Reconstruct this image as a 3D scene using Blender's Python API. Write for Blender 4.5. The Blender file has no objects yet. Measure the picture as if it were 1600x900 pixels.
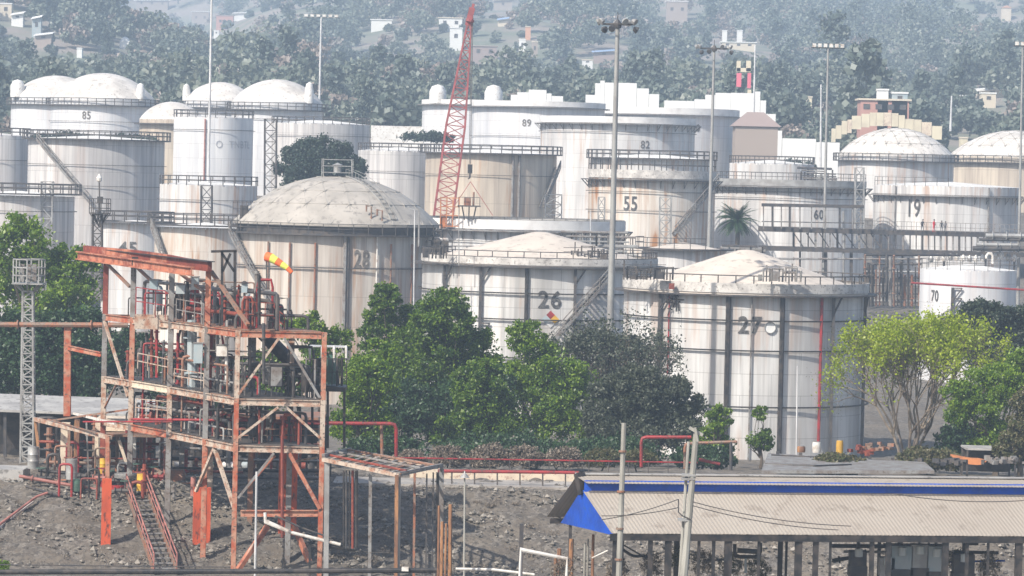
import bpy, math, random
import numpy as np
from mathutils import Vector, Matrix, Quaternion

# ---------------------------------------------------------------- camera, light, exposure
S = bpy.context.scene
COL = S.collection
F = 5692.0                       # focal length in photo pixels (photo is 1600 px wide)
CZ = 24.0                        # camera height above the tank-farm datum
PITCH, ROLL = math.atan(180.0 / F), math.radians(1.3)
cam = bpy.data.objects.new('camera', bpy.data.cameras.new('camera'))
COL.objects.link(cam)
cam.data.sensor_width = 36.0
cam.data.lens = 36.0 * F / 1600.0
cam.data.clip_start, cam.data.clip_end = 1.0, 8000.0
MC = Matrix.Rotation(math.pi / 2 - PITCH, 3, 'X') @ Matrix.Rotation(ROLL, 3, 'Z')
cam.location = (0, 0, CZ)
cam.rotation_mode = 'QUATERNION'
cam.rotation_quaternion = MC.to_quaternion()
S.camera = cam

SUN_EL, SUN_AZ = math.radians(42), math.radians(222)      # azimuth clockwise from +Y
world = bpy.data.worlds.new('World'); S.world = world
world.use_nodes = True
wn = world.node_tree.nodes; wl = world.node_tree.links
wn.clear()
wo = wn.new('ShaderNodeOutputWorld'); wb = wn.new('ShaderNodeBackground'); ws = wn.new('ShaderNodeTexSky')
ws.sky_type = 'NISHITA'; ws.sun_disc = False
ws.sun_elevation, ws.sun_rotation = SUN_EL, SUN_AZ
ws.air_density, ws.dust_density, ws.ozone_density = 1.0, 2.5, 1.0
wb.inputs['Strength'].default_value = 0.12
wl.new(ws.outputs[0], wb.inputs[0]); wl.new(wb.outputs[0], wo.inputs[0])
sun = bpy.data.objects.new('sun', bpy.data.lights.new('sun', 'SUN')); COL.objects.link(sun)
sun.data.energy, sun.data.angle, sun.data.color = 5.0, math.radians(0.6), (1.0, 0.925, 0.82)
sd = Vector((math.sin(SUN_AZ) * math.cos(SUN_EL), math.cos(SUN_AZ) * math.cos(SUN_EL), math.sin(SUN_EL)))
sun.rotation_mode = 'QUATERNION'
sun.rotation_quaternion = sd.to_track_quat('Z', 'Y')
sun.location = (0, 0, 300)
S.view_settings.view_transform = 'Standard'; S.view_settings.look = 'None'
S.view_settings.exposure, S.view_settings.gamma = 0.3, 1.0
S.view_settings.use_curve_mapping = False
S.cycles.max_bounces = 6; S.cycles.volume_bounces = 1; S.cycles.transparent_max_bounces = 4
S.cycles.diffuse_bounces = 3; S.cycles.use_denoising = True

random.seed(7)
RS = np.random.RandomState(7)

def P(px, py, D):
    """world point seen at photo pixel (px, py) at depth D metres along +Y"""
    d = MC @ Vector(((px - 800) / F, -(py - 450) / F, -1.0))
    d *= D / d.y
    return Vector((d.x, d.y, d.z + CZ))

def k_(D): return F / D
MCI = MC.inverted()
def proj(p):
    q = MCI @ (Vector(p) - Vector((0, 0, CZ)))
    return 800 + F*q.x/-q.z, 450 - F*q.y/-q.z

# ---------------------------------------------------------------- objects
LOC = {}
def tag(o, label=None, cat=None, group=None, kind=None):
    if label: o['label'] = label
    if cat: o['category'] = cat
    if group: o['group'] = group
    if kind: o['kind'] = kind
    return o

def thing(name, label, cat, loc, group=None):
    o = bpy.data.objects.new(name, None); COL.objects.link(o)
    o.empty_display_size = 0.3
    o.location = loc; LOC[o] = Vector(loc)
    return tag(o, label, cat, group)

class MB:
    def __init__(s): s.v = []; s.f = []; s.m = []; s.uv = []; s.mi = 0
    def add(s, vs, fs, uv=None):
        b = len(s.v); s.v.extend([tuple(q) for q in vs])
        for f in fs:
            s.f.append(tuple(b + i for i in f)); s.m.append(s.mi)
            if uv is not None: s.uv.extend([uv[i] for i in f])
            else: s.uv.extend([(0.0, 0.0)] * len(f))
        return s
    def hexa(s, c8):
        return s.add(c8, [(0,3,2,1),(4,5,6,7),(0,1,5,4),(1,2,6,5),(2,3,7,6),(3,0,4,7)])
    def box(s, c, d, rz=0.0):
        x, y, z = d[0]/2, d[1]/2, d[2]/2; co, si = math.cos(rz), math.sin(rz)
        vs = []
        for zz in (-z, z):
            for (a, b) in ((-x,-y),(x,-y),(x,y),(-x,y)):
                vs.append((c[0]+a*co-b*si, c[1]+a*si+b*co, c[2]+zz))
        return s.hexa(vs)
    def beam(s, p, q, w, h, up=(0, 0, 1)):
        p, q = Vector(p), Vector(q); d = (q - p)
        if d.length < 1e-6: return s
        d.normalize(); u = Vector(up)
        if abs(d.dot(u)) > 0.95: u = Vector((0, 1, 0))
        sx = d.cross(u).normalized() * (w / 2); sy = sx.cross(d).normalized() * (h / 2)
        return s.hexa([p-sx-sy, p+sx-sy, p+sx+sy, p-sx+sy, q-sx-sy, q+sx-sy, q+sx+sy, q-sx+sy])
    def ibeam(s, p, q, w, h, t=0.03):
        p, q = Vector(p), Vector(q); d = (q - p).normalized(); u = Vector((0, 0, 1))
        if abs(d.dot(u)) > 0.95: u = Vector((0, -1, 0))
        sx = d.cross(u).normalized(); sy = sx.cross(d).normalized()
        s.beam(p, q, t, h - 2*t - 0.004, u)
        for k in (-1, 1):
            o = sy * k * (h/2 - t/2); s.beam(p+o, q+o, w, t, u)
        return s
    def path(s, pts, r, n=8, cap=True):
        pts = [Vector(p) for p in pts]; N = len(pts)
        rr = r if isinstance(r, (list, tuple)) else [r]*N
        vs = []; fs = []; prev = None
        for i, p in enumerate(pts):
            a = (pts[min(i+1, N-1)] - pts[max(i-1, 0)]).normalized()
            if prev is None:
                u = Vector((0, 0, 1)) if abs(a.z) < 0.9 else Vector((1, 0, 0))
            else: u = prev
            x = (u - a * u.dot(a)).normalized(); prev = x; y = a.cross(x)
            sc = 1.0
            if 0 < i < N-1:
                c = (pts[i]-pts[i-1]).normalized().dot(a); sc = 1/max(c, 0.6)
            for j in range(n):
                t = 2*math.pi*j/n
                vs.append(p + (x*math.cos(t) + y*math.sin(t))*rr[i]*sc)
        for i in range(N-1):
            for j in range(n):
                a0, a1 = i*n+j, i*n+(j+1) % n
                fs.append((a0, a1, a1+n, a0+n))
        if cap:
            fs.append(tuple(range(n))[::-1]); fs.append(tuple((N-1)*n+j for j in range(n)))
        return s.add(vs, fs)
    def lathe(s, c, prof, n=48, cap=False):
        vs = []; fs = []; uv = []; L = 0; lens = [0]
        for i in range(1, len(prof)):
            L += math.hypot(prof[i][0]-prof[i-1][0], prof[i][1]-prof[i-1][1]); lens.append(L)
        R0 = max(p[0] for p in prof)
        for i, (r, z) in enumerate(prof):
            for j in range(n+1):
                t = 2*math.pi*j/n
                vs.append((c[0]+r*math.sin(t), c[1]-r*math.cos(t)*-1, c[2]+z)); uv.append((t*R0, lens[i]))
        for i in range(len(prof)-1):
            for j in range(n):
                a = i*(n+1)+j; fs.append((a, a+n+1, a+n+2, a+1))
        return s.add(vs, fs, uv)
    def ring(s, c, R, z, r, n=56, k=4):
        prof = [(R + r*math.cos(2*math.pi*j/k+.78), z + r*math.sin(2*math.pi*j/k+.78)) for j in range(k+1)]
        return s.lathe(c, prof, n)
    def build(s, name, mat, parent=None, smooth=False, loc=None):
        me = bpy.data.meshes.new(name)
        if parent is not None: o0 = LOC[parent]
        elif loc is not None: o0 = Vector(loc)
        else:
            A = np.array(s.v); o0 = Vector(((A[:,0].min()+A[:,0].max())/2, (A[:,1].min()+A[:,1].max())/2, A[:,2].min()))
        me.from_pydata([(v[0]-o0.x, v[1]-o0.y, v[2]-o0.z) for v in s.v], [], s.f)
        if any(u != (0.0, 0.0) for u in s.uv):
            l = me.uv_layers.new(name='UVMap'); l.data.foreach_set('uv', np.array(s.uv, dtype=np.float32).ravel())
        for m in (mat if isinstance(mat, (list, tuple)) else [mat]): me.materials.append(m)
        if any(s.m): me.polygons.foreach_set('material_index', s.m)
        if smooth:
            me.shade_smooth(); me.set_sharp_from_angle(angle=math.radians(34))
        me.update()
        o = bpy.data.objects.new(name, me); COL.objects.link(o)
        if parent is not None: o.parent = parent
        else: o.location = o0
        LOC[o] = o0
        return o

def solo(mb, name, mat, label, cat, group=None, smooth=False, kind=None):
    return tag(mb.build(name, mat, None, smooth), label, cat, group, kind)

def copy_tree(o, parent=None):
    c = o.copy(); COL.objects.link(c)
    if parent is not None: c.parent = parent
    for ch in o.children: copy_tree(ch, c)
    return c

# ---------------------------------------------------------------- materials
def nodes(name):
    m = bpy.data.materials.new(name); m.use_nodes = True
    nt = m.node_tree; b = nt.nodes['Principled BSDF']
    return m, nt, b
def N(nt, t, **kw):
    n = nt.nodes.new(t)
    for a, v in kw.items():
        if a in n.inputs: n.inputs[a].default_value = v
        else: setattr(n, a, v)
    return n
def ramp(nt, src, a, b, c0=(0,0,0,1), c1=(1,1,1,1)):
    r = nt.nodes.new('ShaderNodeValToRGB'); r.color_ramp.elements[0].position = a; r.color_ramp.elements[1].position = b
    r.color_ramp.elements[0].color = c0; r.color_ramp.elements[1].color = c1
    nt.links.new(src, r.inputs[0]); return r.outputs[0]
def mix(nt, fac, a, b, mode='MIX'):
    n = nt.nodes.new('ShaderNodeMix'); n.data_type = 'RGBA'; n.blend_type = mode
    for s, v in ((n.inputs[0], fac), (n.inputs[6], a), (n.inputs[7], b)):
        if isinstance(v, (int, float)): s.default_value = v
        elif isinstance(v, tuple): s.default_value = v if len(v) == 4 else v + (1,)
        else: nt.links.new(v, s)
    return n.outputs[2]
def vec(nt, coord='Object', scale=(1,1,1), rnd=True):
    tc = nt.nodes.new('ShaderNodeTexCoord'); mp = nt.nodes.new('ShaderNodeMapping')
    mp.inputs['Scale'].default_value = scale
    nt.links.new(tc.outputs[coord], mp.inputs[0])
    if rnd:
        oi = nt.nodes.new('ShaderNodeObjectInfo'); mu = nt.nodes.new('ShaderNodeMath'); mu.operation = 'MULTIPLY'
        mu.inputs[1].default_value = 57.0; nt.links.new(oi.outputs['Random'], mu.inputs[0])
        nt.links.new(mu.outputs[0], mp.inputs['Location'])
    return mp.outputs[0]
def noise(nt, v, scale, detail=4, rough=0.55):
    n = N(nt, 'ShaderNodeTexNoise'); n.inputs['Scale'].default_value = scale; n.inputs['Detail'].default_value = detail
    n.inputs['Roughness'].default_value = rough; nt.links.new(v, n.inputs['Vector']); return n.outputs['Fac']

def paint(name, c0, c1=None, c2=None, sc=1.2, lo=0.42, hi=0.6, rough=0.6, metal=0.0, bump=0.0, stretch=(1,1,1)):
    """weathered paint: base c0, patches c1, small spots c2"""
    m, nt, b = nodes(name)
    v = vec(nt, 'Object', stretch)
    col = c0 + (1,)
    if c1:
        col = mix(nt, ramp(nt, noise(nt, v, sc, 5), lo, hi), c0, c1)
    if c2:
        col = mix(nt, ramp(nt, noise(nt, v, sc*4.3, 4, 0.65), 0.55, 0.66), col, c2)
    if isinstance(col, tuple): b.inputs['Base Color'].default_value = col
    else: nt.links.new(col, b.inputs['Base Color'])
    b.inputs['Roughness'].default_value = rough; b.inputs['Metallic'].default_value = metal
    if bump:
        bp = N(nt, 'ShaderNodeBump'); bp.inputs['Strength'].default_value = bump; bp.inputs['Distance'].default_value = 0.05
        nt.links.new(noise(nt, v, sc*8, 4), bp.inputs['Height']); nt.links.new(bp.outputs[0], b.inputs['Normal'])
    return m

def shell(name, base, stain, sa=0.5, rust=0.0, sharp=1.6, seam=0.8, plate=7.0, row=2.2):
    """painted tank plate: vertical run-down stains, rust runs and plate seams, in metres round the shell"""
    m, nt, b = nodes(name)
    v = vec(nt, 'UV', (1, 1, 1))
    tc = nt.nodes.new('ShaderNodeTexCoord')
    v1 = vec(nt, 'UV', (sharp, 0.035, 1)); v2 = vec(nt, 'UV', (0.22, 0.05, 1)); v3 = vec(nt, 'UV', (4.0, 0.10, 1))
    f1 = ramp(nt, noise(nt, v1, 1.0, 4, 0.6), 0.45, 0.66)
    f2 = ramp(nt, noise(nt, v2, 1.0, 3), 0.40, 0.68)
    f3 = ramp(nt, noise(nt, v3, 1.0, 3), 0.50, 0.75)
    def mul(a, k):
        q = nt.nodes.new('ShaderNodeMath'); q.operation = 'MULTIPLY'
        if hasattr(a, 'links'): nt.links.new(a, q.inputs[0])
        if isinstance(k, (int, float)): q.inputs[1].default_value = k
        else: nt.links.new(k, q.inputs[1])
        return q.outputs[0]
    c = mix(nt, mul(f1, sa), base, stain)
    c = mix(nt, mul(f2, sa*0.7), c, tuple(x*0.82 for x in stain))
    c = mix(nt, mul(f3, sa*0.5), c, tuple(x*0.6 for x in stain))
    if rust:
        vr = vec(nt, 'UV', (0.9, 0.06, 1)); vq = vec(nt, 'UV', (0.12, 0.09, 1))
        fr = mul(ramp(nt, noise(nt, vr, 1.3, 5, 0.62), 0.50, 0.66), ramp(nt, noise(nt, vq, 1.0, 2), 0.38, 0.52))
        c = mix(nt, mul(fr, rust), c, (0.42, 0.20, 0.08))
    br = nt.nodes.new('ShaderNodeTexBrick'); br.inputs['Scale'].default_value = 1.0
    br.inputs['Brick Width'].default_value = plate; br.inputs['Row Height'].default_value = row
    br.inputs['Mortar Size'].default_value = 0.035; br.inputs['Mortar Smooth'].default_value = 0.6
    br.inputs['Color1'].default_value = (1,1,1,1); br.inputs['Color2'].default_value = (.93,.93,.94,1)
    br.inputs['Mortar'].default_value = (seam, seam, seam, 1)
    nt.links.new(v, br.inputs['Vector'])
    c = mix(nt, 1.0, c, br.outputs['Color'], 'MULTIPLY')
    nt.links.new(c, b.inputs['Base Color'])
    b.inputs['Roughness'].default_value = 0.5
    bp = N(nt, 'ShaderNodeBump'); bp.inputs['Strength'].default_value = 0.25; bp.inputs['Distance'].default_value = 0.06
    nt.links.new(noise(nt, vec(nt, 'UV', (0.5, 0.5, 1)), 1.0, 3), bp.inputs['Height']); nt.links.new(bp.outputs[0], b.inputs['Normal'])
    return m

def leafmat(name, ca, cb, cc=None, trans=0.35):
    m, nt, b = nodes(name)
    g = nt.nodes.new('ShaderNodeNewGeometry')
    v = vec(nt, 'Object')
    f = noise(nt, v, 0.55, 3)
    c = mix(nt, ramp(nt, f, 0.35, 0.65), ca, cb)
    c = mix(nt, ramp(nt, g.outputs['Random Per Island'], 0.3, 1.0), c, cc or tuple(x*1.7 for x in cb))
    nt.nodes.remove(b)
    d = nt.nodes.new('ShaderNodeBsdfDiffuse'); t = nt.nodes.new('ShaderNodeBsdfTranslucent'); mx = nt.nodes.new('ShaderNodeMixShader')
    gl = nt.nodes.new('ShaderNodeBsdfGlossy'); gl.inputs['Roughness'].default_value = 0.45; gl.inputs['Color'].default_value = (.5,.5,.5,1)
    mg = nt.nodes.new('ShaderNodeMixShader'); mg.inputs[0].default_value = 0.06
    nt.links.new(c, d.inputs[0]); nt.links.new(c, t.inputs[0]); mx.inputs[0].default_value = trans
    nt.links.new(d.outputs[0], mx.inputs[1]); nt.links.new(t.outputs[0], mx.inputs[2])
    nt.links.new(mx.outputs[0], mg.inputs[1]); nt.links.new(gl.outputs[0], mg.inputs[2])
    nt.links.new(mg.outputs[0], nt.nodes['Material Output'].inputs[0])
    return m

def flat(name, c, rough=0.7, metal=0.0): return paint(name, c, None, None, rough=rough, metal=metal)

M = {}
M['white'] = paint('white_paint', (.80,.79,.76), (.60,.58,.55), (.42,.36,.30), 0.5, .5, .75)
M['domewhite'] = paint('dome_white', (.74,.70,.65), (.52,.49,.45), (.40,.37,.34), 0.35, .42, .66, 0.45)
M['domebeige'] = paint('dome_beige', (.47,.435,.39), (.36,.335,.30), (.25,.23,.21), 0.35, .38, .62, 0.5)
M['conebeige'] = paint('cone_beige', (.66,.59,.51), (.54,.48,.42), (.42,.37,.32), 0.3, .4, .7, 0.6)
M['rib'] = flat('roof_rib', (.36,.34,.31))
M['sh_white'] = shell('shell_white', (.79,.78,.76), (.40,.39,.39), 0.70, 0.55, 1.1, 0.66)
M['sh_clean'] = shell('shell_clean', (.80,.80,.80), (.50,.52,.56), 0.55, 0.15, 0.8, 0.66)
M['sh_cream'] = shell('shell_cream', (.68,.63,.56), (.36,.30,.26), 0.85, 0.7, 0.9, 0.66, 2.5, 3.0)
M['sh_front'] = shell('shell_front', (.76,.755,.735), (.34,.33,.32), 0.75, 0.35, 0.5, 0.60, 5.3, 1.8)
M['sh_streak'] = shell('shell_streaked', (.72,.70,.68), (.36,.35,.355), 0.75, 0.15, 1.3, 0.6, 2.2, 3.6)
M['sh_beige'] = shell('shell_beige', (.66,.58,.47), (.36,.30,.25), 0.75, 0.5, 1.0, 0.6, 3.0, 4.0)
M['sh_rust'] = shell('shell_rusty', (.74,.70,.64), (.50,.38,.28), 0.6, 1.3, 1.3, 0.7, 2.6, 3.5)
M['band'] = paint('rim_band', (.66,.63,.59), (.40,.38,.36), (.24,.22,.20), 0.9, .42, .66)
M['bandw'] = paint('rim_band_white', (.78,.77,.75), (.60,.58,.56), None, 0.6, .45, .7)
M['dark'] = paint('dark_steel', (.055,.055,.06), (.10,.085,.075), None, 1.5)
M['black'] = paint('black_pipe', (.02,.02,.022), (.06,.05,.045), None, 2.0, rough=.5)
M['grey'] = paint('grey_steel', (.27,.27,.265), (.19,.165,.15), (.12,.09,.07), 1.3)
M['galv'] = paint('galvanised', (.42,.42,.41), (.30,.29,.28), None, 1.0, rough=.45, metal=.3)
M['orange'] = paint('orange_steel', (.50,.19,.11), (.28,.08,.05), (.48,.30,.22), 1.3, .45, .6, rough=.65)
M['salmon'] = paint('faded_orange_steel', (.46,.24,.16), (.40,.09,.04), (.11,.085,.07), 1.6, .42, .60)
M['pale'] = paint('pale_weathered_steel', (.52,.43,.35), (.36,.17,.10), (.10,.08,.07), 1.7, .46, .64)
M['brown'] = paint('brown_weathered_steel', (.24,.17,.13), (.33,.13,.07), (.10,.08,.07), 1.6, .42, .62)
M['brick'] = paint('red_oxide_steel', (.26,.055,.035), (.17,.04,.03), (.36,.11,.06), 1.2)
M['blockred'] = paint('orange_concrete', (.62,.10,.035), (.40,.07,.03), (.12,.04,.03), 1.0, .48, .66, stretch=(1,1,.4))
M['red'] = paint('red_pipe', (.36,.03,.035), (.22,.03,.03), (.1,.05,.04), 1.2, rough=.5)
M['pink'] = paint('pink_pipe', (.45,.19,.16), (.26,.11,.09), None, 1.2)
M['whitepipe'] = paint('white_pipe', (.72,.70,.66), (.45,.38,.32), None, 1.6, .48, .66)
M['blue'] = paint('blue_sheet', (.004,.09,.58), (.01,.06,.36), (.02,.10,.44), 0.7, .45, .7, bump=.5)
M['ltblue'] = paint('light_blue_box', (.34,.42,.45), (.40,.44,.45), None, 1.0)
M['yellow'] = paint('yellow_paint', (.70,.42,.04), (.52,.30,.05), None, 1.0)
M['cream'] = paint('cream_wall', (.72,.62,.48), (.55,.45,.36), (.40,.26,.2), 0.9, .45, .7)
M['green'] = paint('dull_green', (.08,.16,.12), (.05,.09,.07), None, 1.0)
M['wood'] = paint('rusty_post', (.40,.20,.09), (.20,.10,.06), (.08,.05,.04), 2.2, stretch=(1,1,.2))
M['pole'] = paint('concrete_pole', (.40,.39,.35), (.27,.26,.23), None, 1.2, stretch=(1,1,.3))
M['mast'] = paint('mast_steel', (.38,.38,.365), (.30,.29,.28), None, 0.6, rough=.5, metal=.2)
M['mastw'] = paint('mast_white', (.66,.66,.66), (.5,.5,.5), None, 0.6, rough=.5)
M['glass'] = flat('lamp_glass', (.62,.66,.66), .15)
M['num'] = paint('number_black', (.04,.04,.045), (.11,.105,.10), (.22,.21,.2), 2.2)
M['numg'] = paint('number_faded', (.10,.09,.085), (.20,.18,.16), None, 2.0)
M['bark'] = paint('bark', (.14,.11,.085), (.08,.065,.05), None, 1.5, stretch=(1,1,.2))
M['barkp'] = paint('pale_bark', (.27,.22,.17), (.15,.12,.10), None, 1.5, stretch=(1,1,.2))
M['roofmetal'] = paint('shed_roof', (.385,.345,.295), (.345,.30,.255), (.28,.24,.20), 0.22, .4, .7, .55)
M['roofgrey'] = paint('grey_roof', (.44,.43,.41), (.33,.32,.31), (.2,.19,.18), 0.5)
M['concrete'] = paint('concrete', (.42,.39,.35), (.30,.27,.24), (.2,.17,.15), 0.5, bump=.3)
M['cranered'] = paint('crane_red', (.36,.085,.085), (.26,.07,.07), None, 1.0)
M['craneor'] = paint('crane_orange', (.58,.22,.08), (.36,.14,.07), None, 1.0)
M['skin'] = flat('skin', (.22,.12,.08)); M['shirtred'] = flat('red_cloth', (.6,.03,.05)); M['shirtdk'] = flat('dark_cloth', (.03,.03,.04))
M['shirtgrey'] = flat('grey_cloth', (.22,.22,.25)); M['trous'] = flat('trousers', (.05,.05,.07)); M['hair'] = flat('hair', (.01,.01,.01))
M['sockr'] = flat('sock_orange', (.9,.16,.03)); M['socky'] = flat('sock_yellow', (.80,.85,.12))
M['hwhite'] = flat('hill_white', (.80,.80,.78)); M['hillpink'] = flat('hill_pink', (.36,.30,.26)); M['hillbrown'] = flat('hill_brown', (.32,.25,.23)); M['hillpinkb'] = flat('hill_magenta', (.72,.16,.22))
M['yellowwall'] = paint('yellow_wall', (.70,.63,.47), (.60,.53,.40), None, .3); M['hillor'] = flat('hill_orange', (.62,.33,.2)); M['hblue'] = flat('hill_blue_roof', (.30,.42,.62)); M['hcream'] = flat('hill_cream', (.66,.58,.46)); M['hred'] = flat('hill_brick', (.50,.27,.22))
M['numf'] = flat('number_very_faded', (.40,.41,.44))
# ---------------------------------------------------------------- ground
GY = [-200, 150, 203, 215, 226, 240, 300, 345, 400, 450, 500, 600, 700, 800, 1000, 1300, 1700, 2300, 3200, 4200]
GZ = [1.2, 1.4, 1.6, 5.1, 5.2, 4.6, 0.4, 0.0, 2.5, 7.5, 11.5, 18.5, 24.0, 30.0, 43.0, 63.0, 92.0, 146.0, 205.0, 215.0]
def sm(t): t = np.clip(t, 0, 1); return t*t*(3-2*t)
def gz(x, y):
    x = np.asarray(x, float); y = np.asarray(y, float)
    z = np.interp(y, GY, GZ)
    w = sm((y - 760) / 400)
    bump = 11*np.sin(x/83+1.3)*np.cos(y/130) + 6*np.sin(x/41+y/101) + 5*np.sin(x/150-y/79)
    xa = x/np.maximum(y, 1)
    dip = np.exp(-((xa+.103)/.028)**2) * 42 * sm((y-1250)/300) * (1 - sm((y-2300)/700))
    z = z + w*bump - dip
    n = (np.sin(x*1.7+y*.9)+np.sin(x*.6-y*1.3)+np.sin(x*3.1+y*2.3)*.5)
    z = z + 0.05*n*((y > 200) & (y < 345))
    return z
def G(x, y): return float(gz(x, y))

def ground_mat():
    m, nt, b = nodes('earth_and_gravel')
    v = vec(nt, 'Object', rnd=False)
    c = mix(nt, ramp(nt, noise(nt, v, 0.12, 5), .38, .62), (.20,.17,.135), (.125,.105,.085))
    vo = nt.nodes.new('ShaderNodeTexVoronoi'); vo.inputs['Scale'].default_value = 3.6; nt.links.new(v, vo.inputs['Vector'])
    st = mix(nt, ramp(nt, vo.outputs['Color'], .15, .95), (.07,.062,.055), (.26,.235,.205))
    c = mix(nt, ramp(nt, noise(nt, v, 0.5, 6, .7), .42, .58), c, st)
    c = mix(nt, ramp(nt, noise(nt, v, 5.0, 3, .7), .52, .62), c, (.09,.08,.07))
    # scrub on the hill: a change of ground cover with distance from the plant
    sep = nt.nodes.new('ShaderNodeSeparateXYZ'); nt.links.new(v, sep.inputs[0])
    hill = ramp(nt, sep.outputs['Y'], .0, 1.0)
    mr = nt.nodes.new('ShaderNodeMapRange'); mr.inputs['From Min'].default_value = 640; mr.inputs['From Max'].default_value = 760
    nt.links.new(sep.outputs['Y'], mr.inputs['Value'])
    hc = mix(nt, ramp(nt, noise(nt, v, 0.03, 5), .42, .6), (.29,.25,.22), (.17,.19,.14))
    c = mix(nt, mr.outputs[0], c, hc)
    nt.links.new(c, b.inputs['Base Color']); b.inputs['Roughness'].default_value = .95
    bp = N(nt, 'ShaderNodeBump'); bp.inputs['Strength'].default_value = .8; bp.inputs['Distance'].default_value = .12
    nt.links.new(noise(nt, v, 3.0, 6, .7), bp.inputs['Height']); nt.links.new(bp.outputs[0], b.inputs['Normal'])
    return m
M['ground'] = ground_mat()
def make_ground():
    xs = np.concatenate([np.linspace(-1900,-420,14), np.linspace(-400,-42,60), np.linspace(-40,40,220), np.linspace(42,400,60), np.linspace(420,1900,14)])
    ys = np.concatenate([np.linspace(-200,190,12), np.linspace(196,240,150), np.linspace(242,420,60), np.linspace(424,4200,240)])
    X, Y = np.meshgrid(xs, ys); Z = gz(X, Y)
    # stones and ruts on the near gravel bank
    near = (Y > 200) & (Y < 232) & (abs(X) < 42)
    Z = Z + near*(RS.rand(*X.shape)**3)*0.22 - near*.05
    nx, ny = len(xs), len(ys)
    me = bpy.data.meshes.new('ground')
    V = np.stack([X, Y, Z], -1).reshape(-1, 3)
    idx = np.arange(nx*ny).reshape(ny, nx)
    Fq = np.stack([idx[:-1,:-1], idx[:-1,1:], idx[1:,1:], idx[1:,:-1]], -1).reshape(-1, 4)
    me.from_pydata(V.tolist(), [], Fq.tolist()); me.shade_smooth()
    me.materials.append(M['ground'])
    o = bpy.data.objects.new('ground', me); COL.objects.link(o); o['kind'] = 'structure'
make_ground()

# ---------------------------------------------------------------- foliage
def rot_rand(n):
    a = RS.normal(size=(n, 3)); a /= np.linalg.norm(a, axis=1)[:, None]
    b = RS.normal(size=(n, 3)); b -= a*(a*b).sum(1)[:, None]; b /= np.linalg.norm(b, axis=1)[:, None]
    return a, b
def leaves_mesh(name, pts, size, mat, aspect=0.5, droop=0.0, sv=0.5):
    n = len(pts); a, b = rot_rand(n)
    a[:, 2] -= droop; a /= np.linalg.norm(a, axis=1)[:, None]
    s = size*(1 - sv/2 + sv*RS.rand(n))[:, None]
    l = a*s; w = b*s*aspect
    q = np.stack([pts-l*.5, pts+w*.5-l*.05, pts+l*.5, pts-w*.5-l*.05], 1).reshape(-1, 3)
    me = bpy.data.meshes.new(name)
    me.vertices.add(4*n); me.vertices.foreach_set('co', q.astype(np.float32).ravel())
    me.loops.add(4*n); me.loops.foreach_set('vertex_index', np.arange(4*n, dtype=np.int32))
    me.polygons.add(n); me.polygons.foreach_set('loop_start', np.arange(0, 4*n, 4, dtype=np.int32))
    me.update(calc_edges=True); me.validate()
    me.materials.append(mat)
    return me

def clump_points(c, rad, nclump, nleaf, crad=0.3, seed=0, hollow=0.5, squash=0.75, low=-.75):
    """leaf points in clumps scattered through an ellipsoid; returns points and clump centres"""
    rs = np.random.RandomState(seed)
    d = rs.normal(size=(nclump, 3)); d /= np.linalg.norm(d, axis=1)[:, None]
    d[:, 2] = np.where(d[:, 2] < low, -d[:, 2], d[:, 2])
    r = hollow + (1-hollow)*rs.rand(nclump)**.6
    cc = d*r[:, None]*np.array(rad)*(1-crad*.6) + np.array(c)
    w = rs.rand(nclump)**1.2 + .25; w /= w.sum()
    pick = rs.choice(nclump, nleaf, p=w)
    cr = (crad*np.mean(rad))*(.5+.9*rs.rand(nclump))
    e = rs.normal(size=(nleaf, 3)); e /= np.linalg.norm(e, axis=1)[:, None]
    rr = rs.rand(nleaf)**.45
    pts = cc[pick] + e*(rr*cr[pick])[:, None]*np.array([1, 1, squash])
    pts += rs.normal(size=(nleaf, 3))*np.mean(rad)*.05
    nl = int(nleaf*.10); e2 = rs.normal(size=(nl, 3)); e2 /= np.linalg.norm(e2, axis=1)[:, None]
    pts[:nl] = np.array(c) + e2*(rs.rand(nl)**.4)[:, None]*np.array(rad)*.93
    return pts, cc

def limbs(mb, base, top, targets, r0, seed=0, n=6, frac=.12):
    rs = np.random.RandomState(seed+5)
    base, top = Vector(base), Vector(top)
    mid = base.lerp(top, .5) + Vector((rs.normal()*.15, rs.normal()*.15, 0))
    mb.path([base, mid, top], [r0*1.15, r0*.9, r0*.65], n)
    for t in targets:
        t = Vector(t); st = base.lerp(top, rs.uniform(.55, 1.0))
        m = st.lerp(t, .5) + Vector((rs.normal()*.25, rs.normal()*.25, rs.uniform(0, .6)))
        mb.path([st, m, t], [r0*.42, r0*.22, r0*frac], 5)

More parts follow.
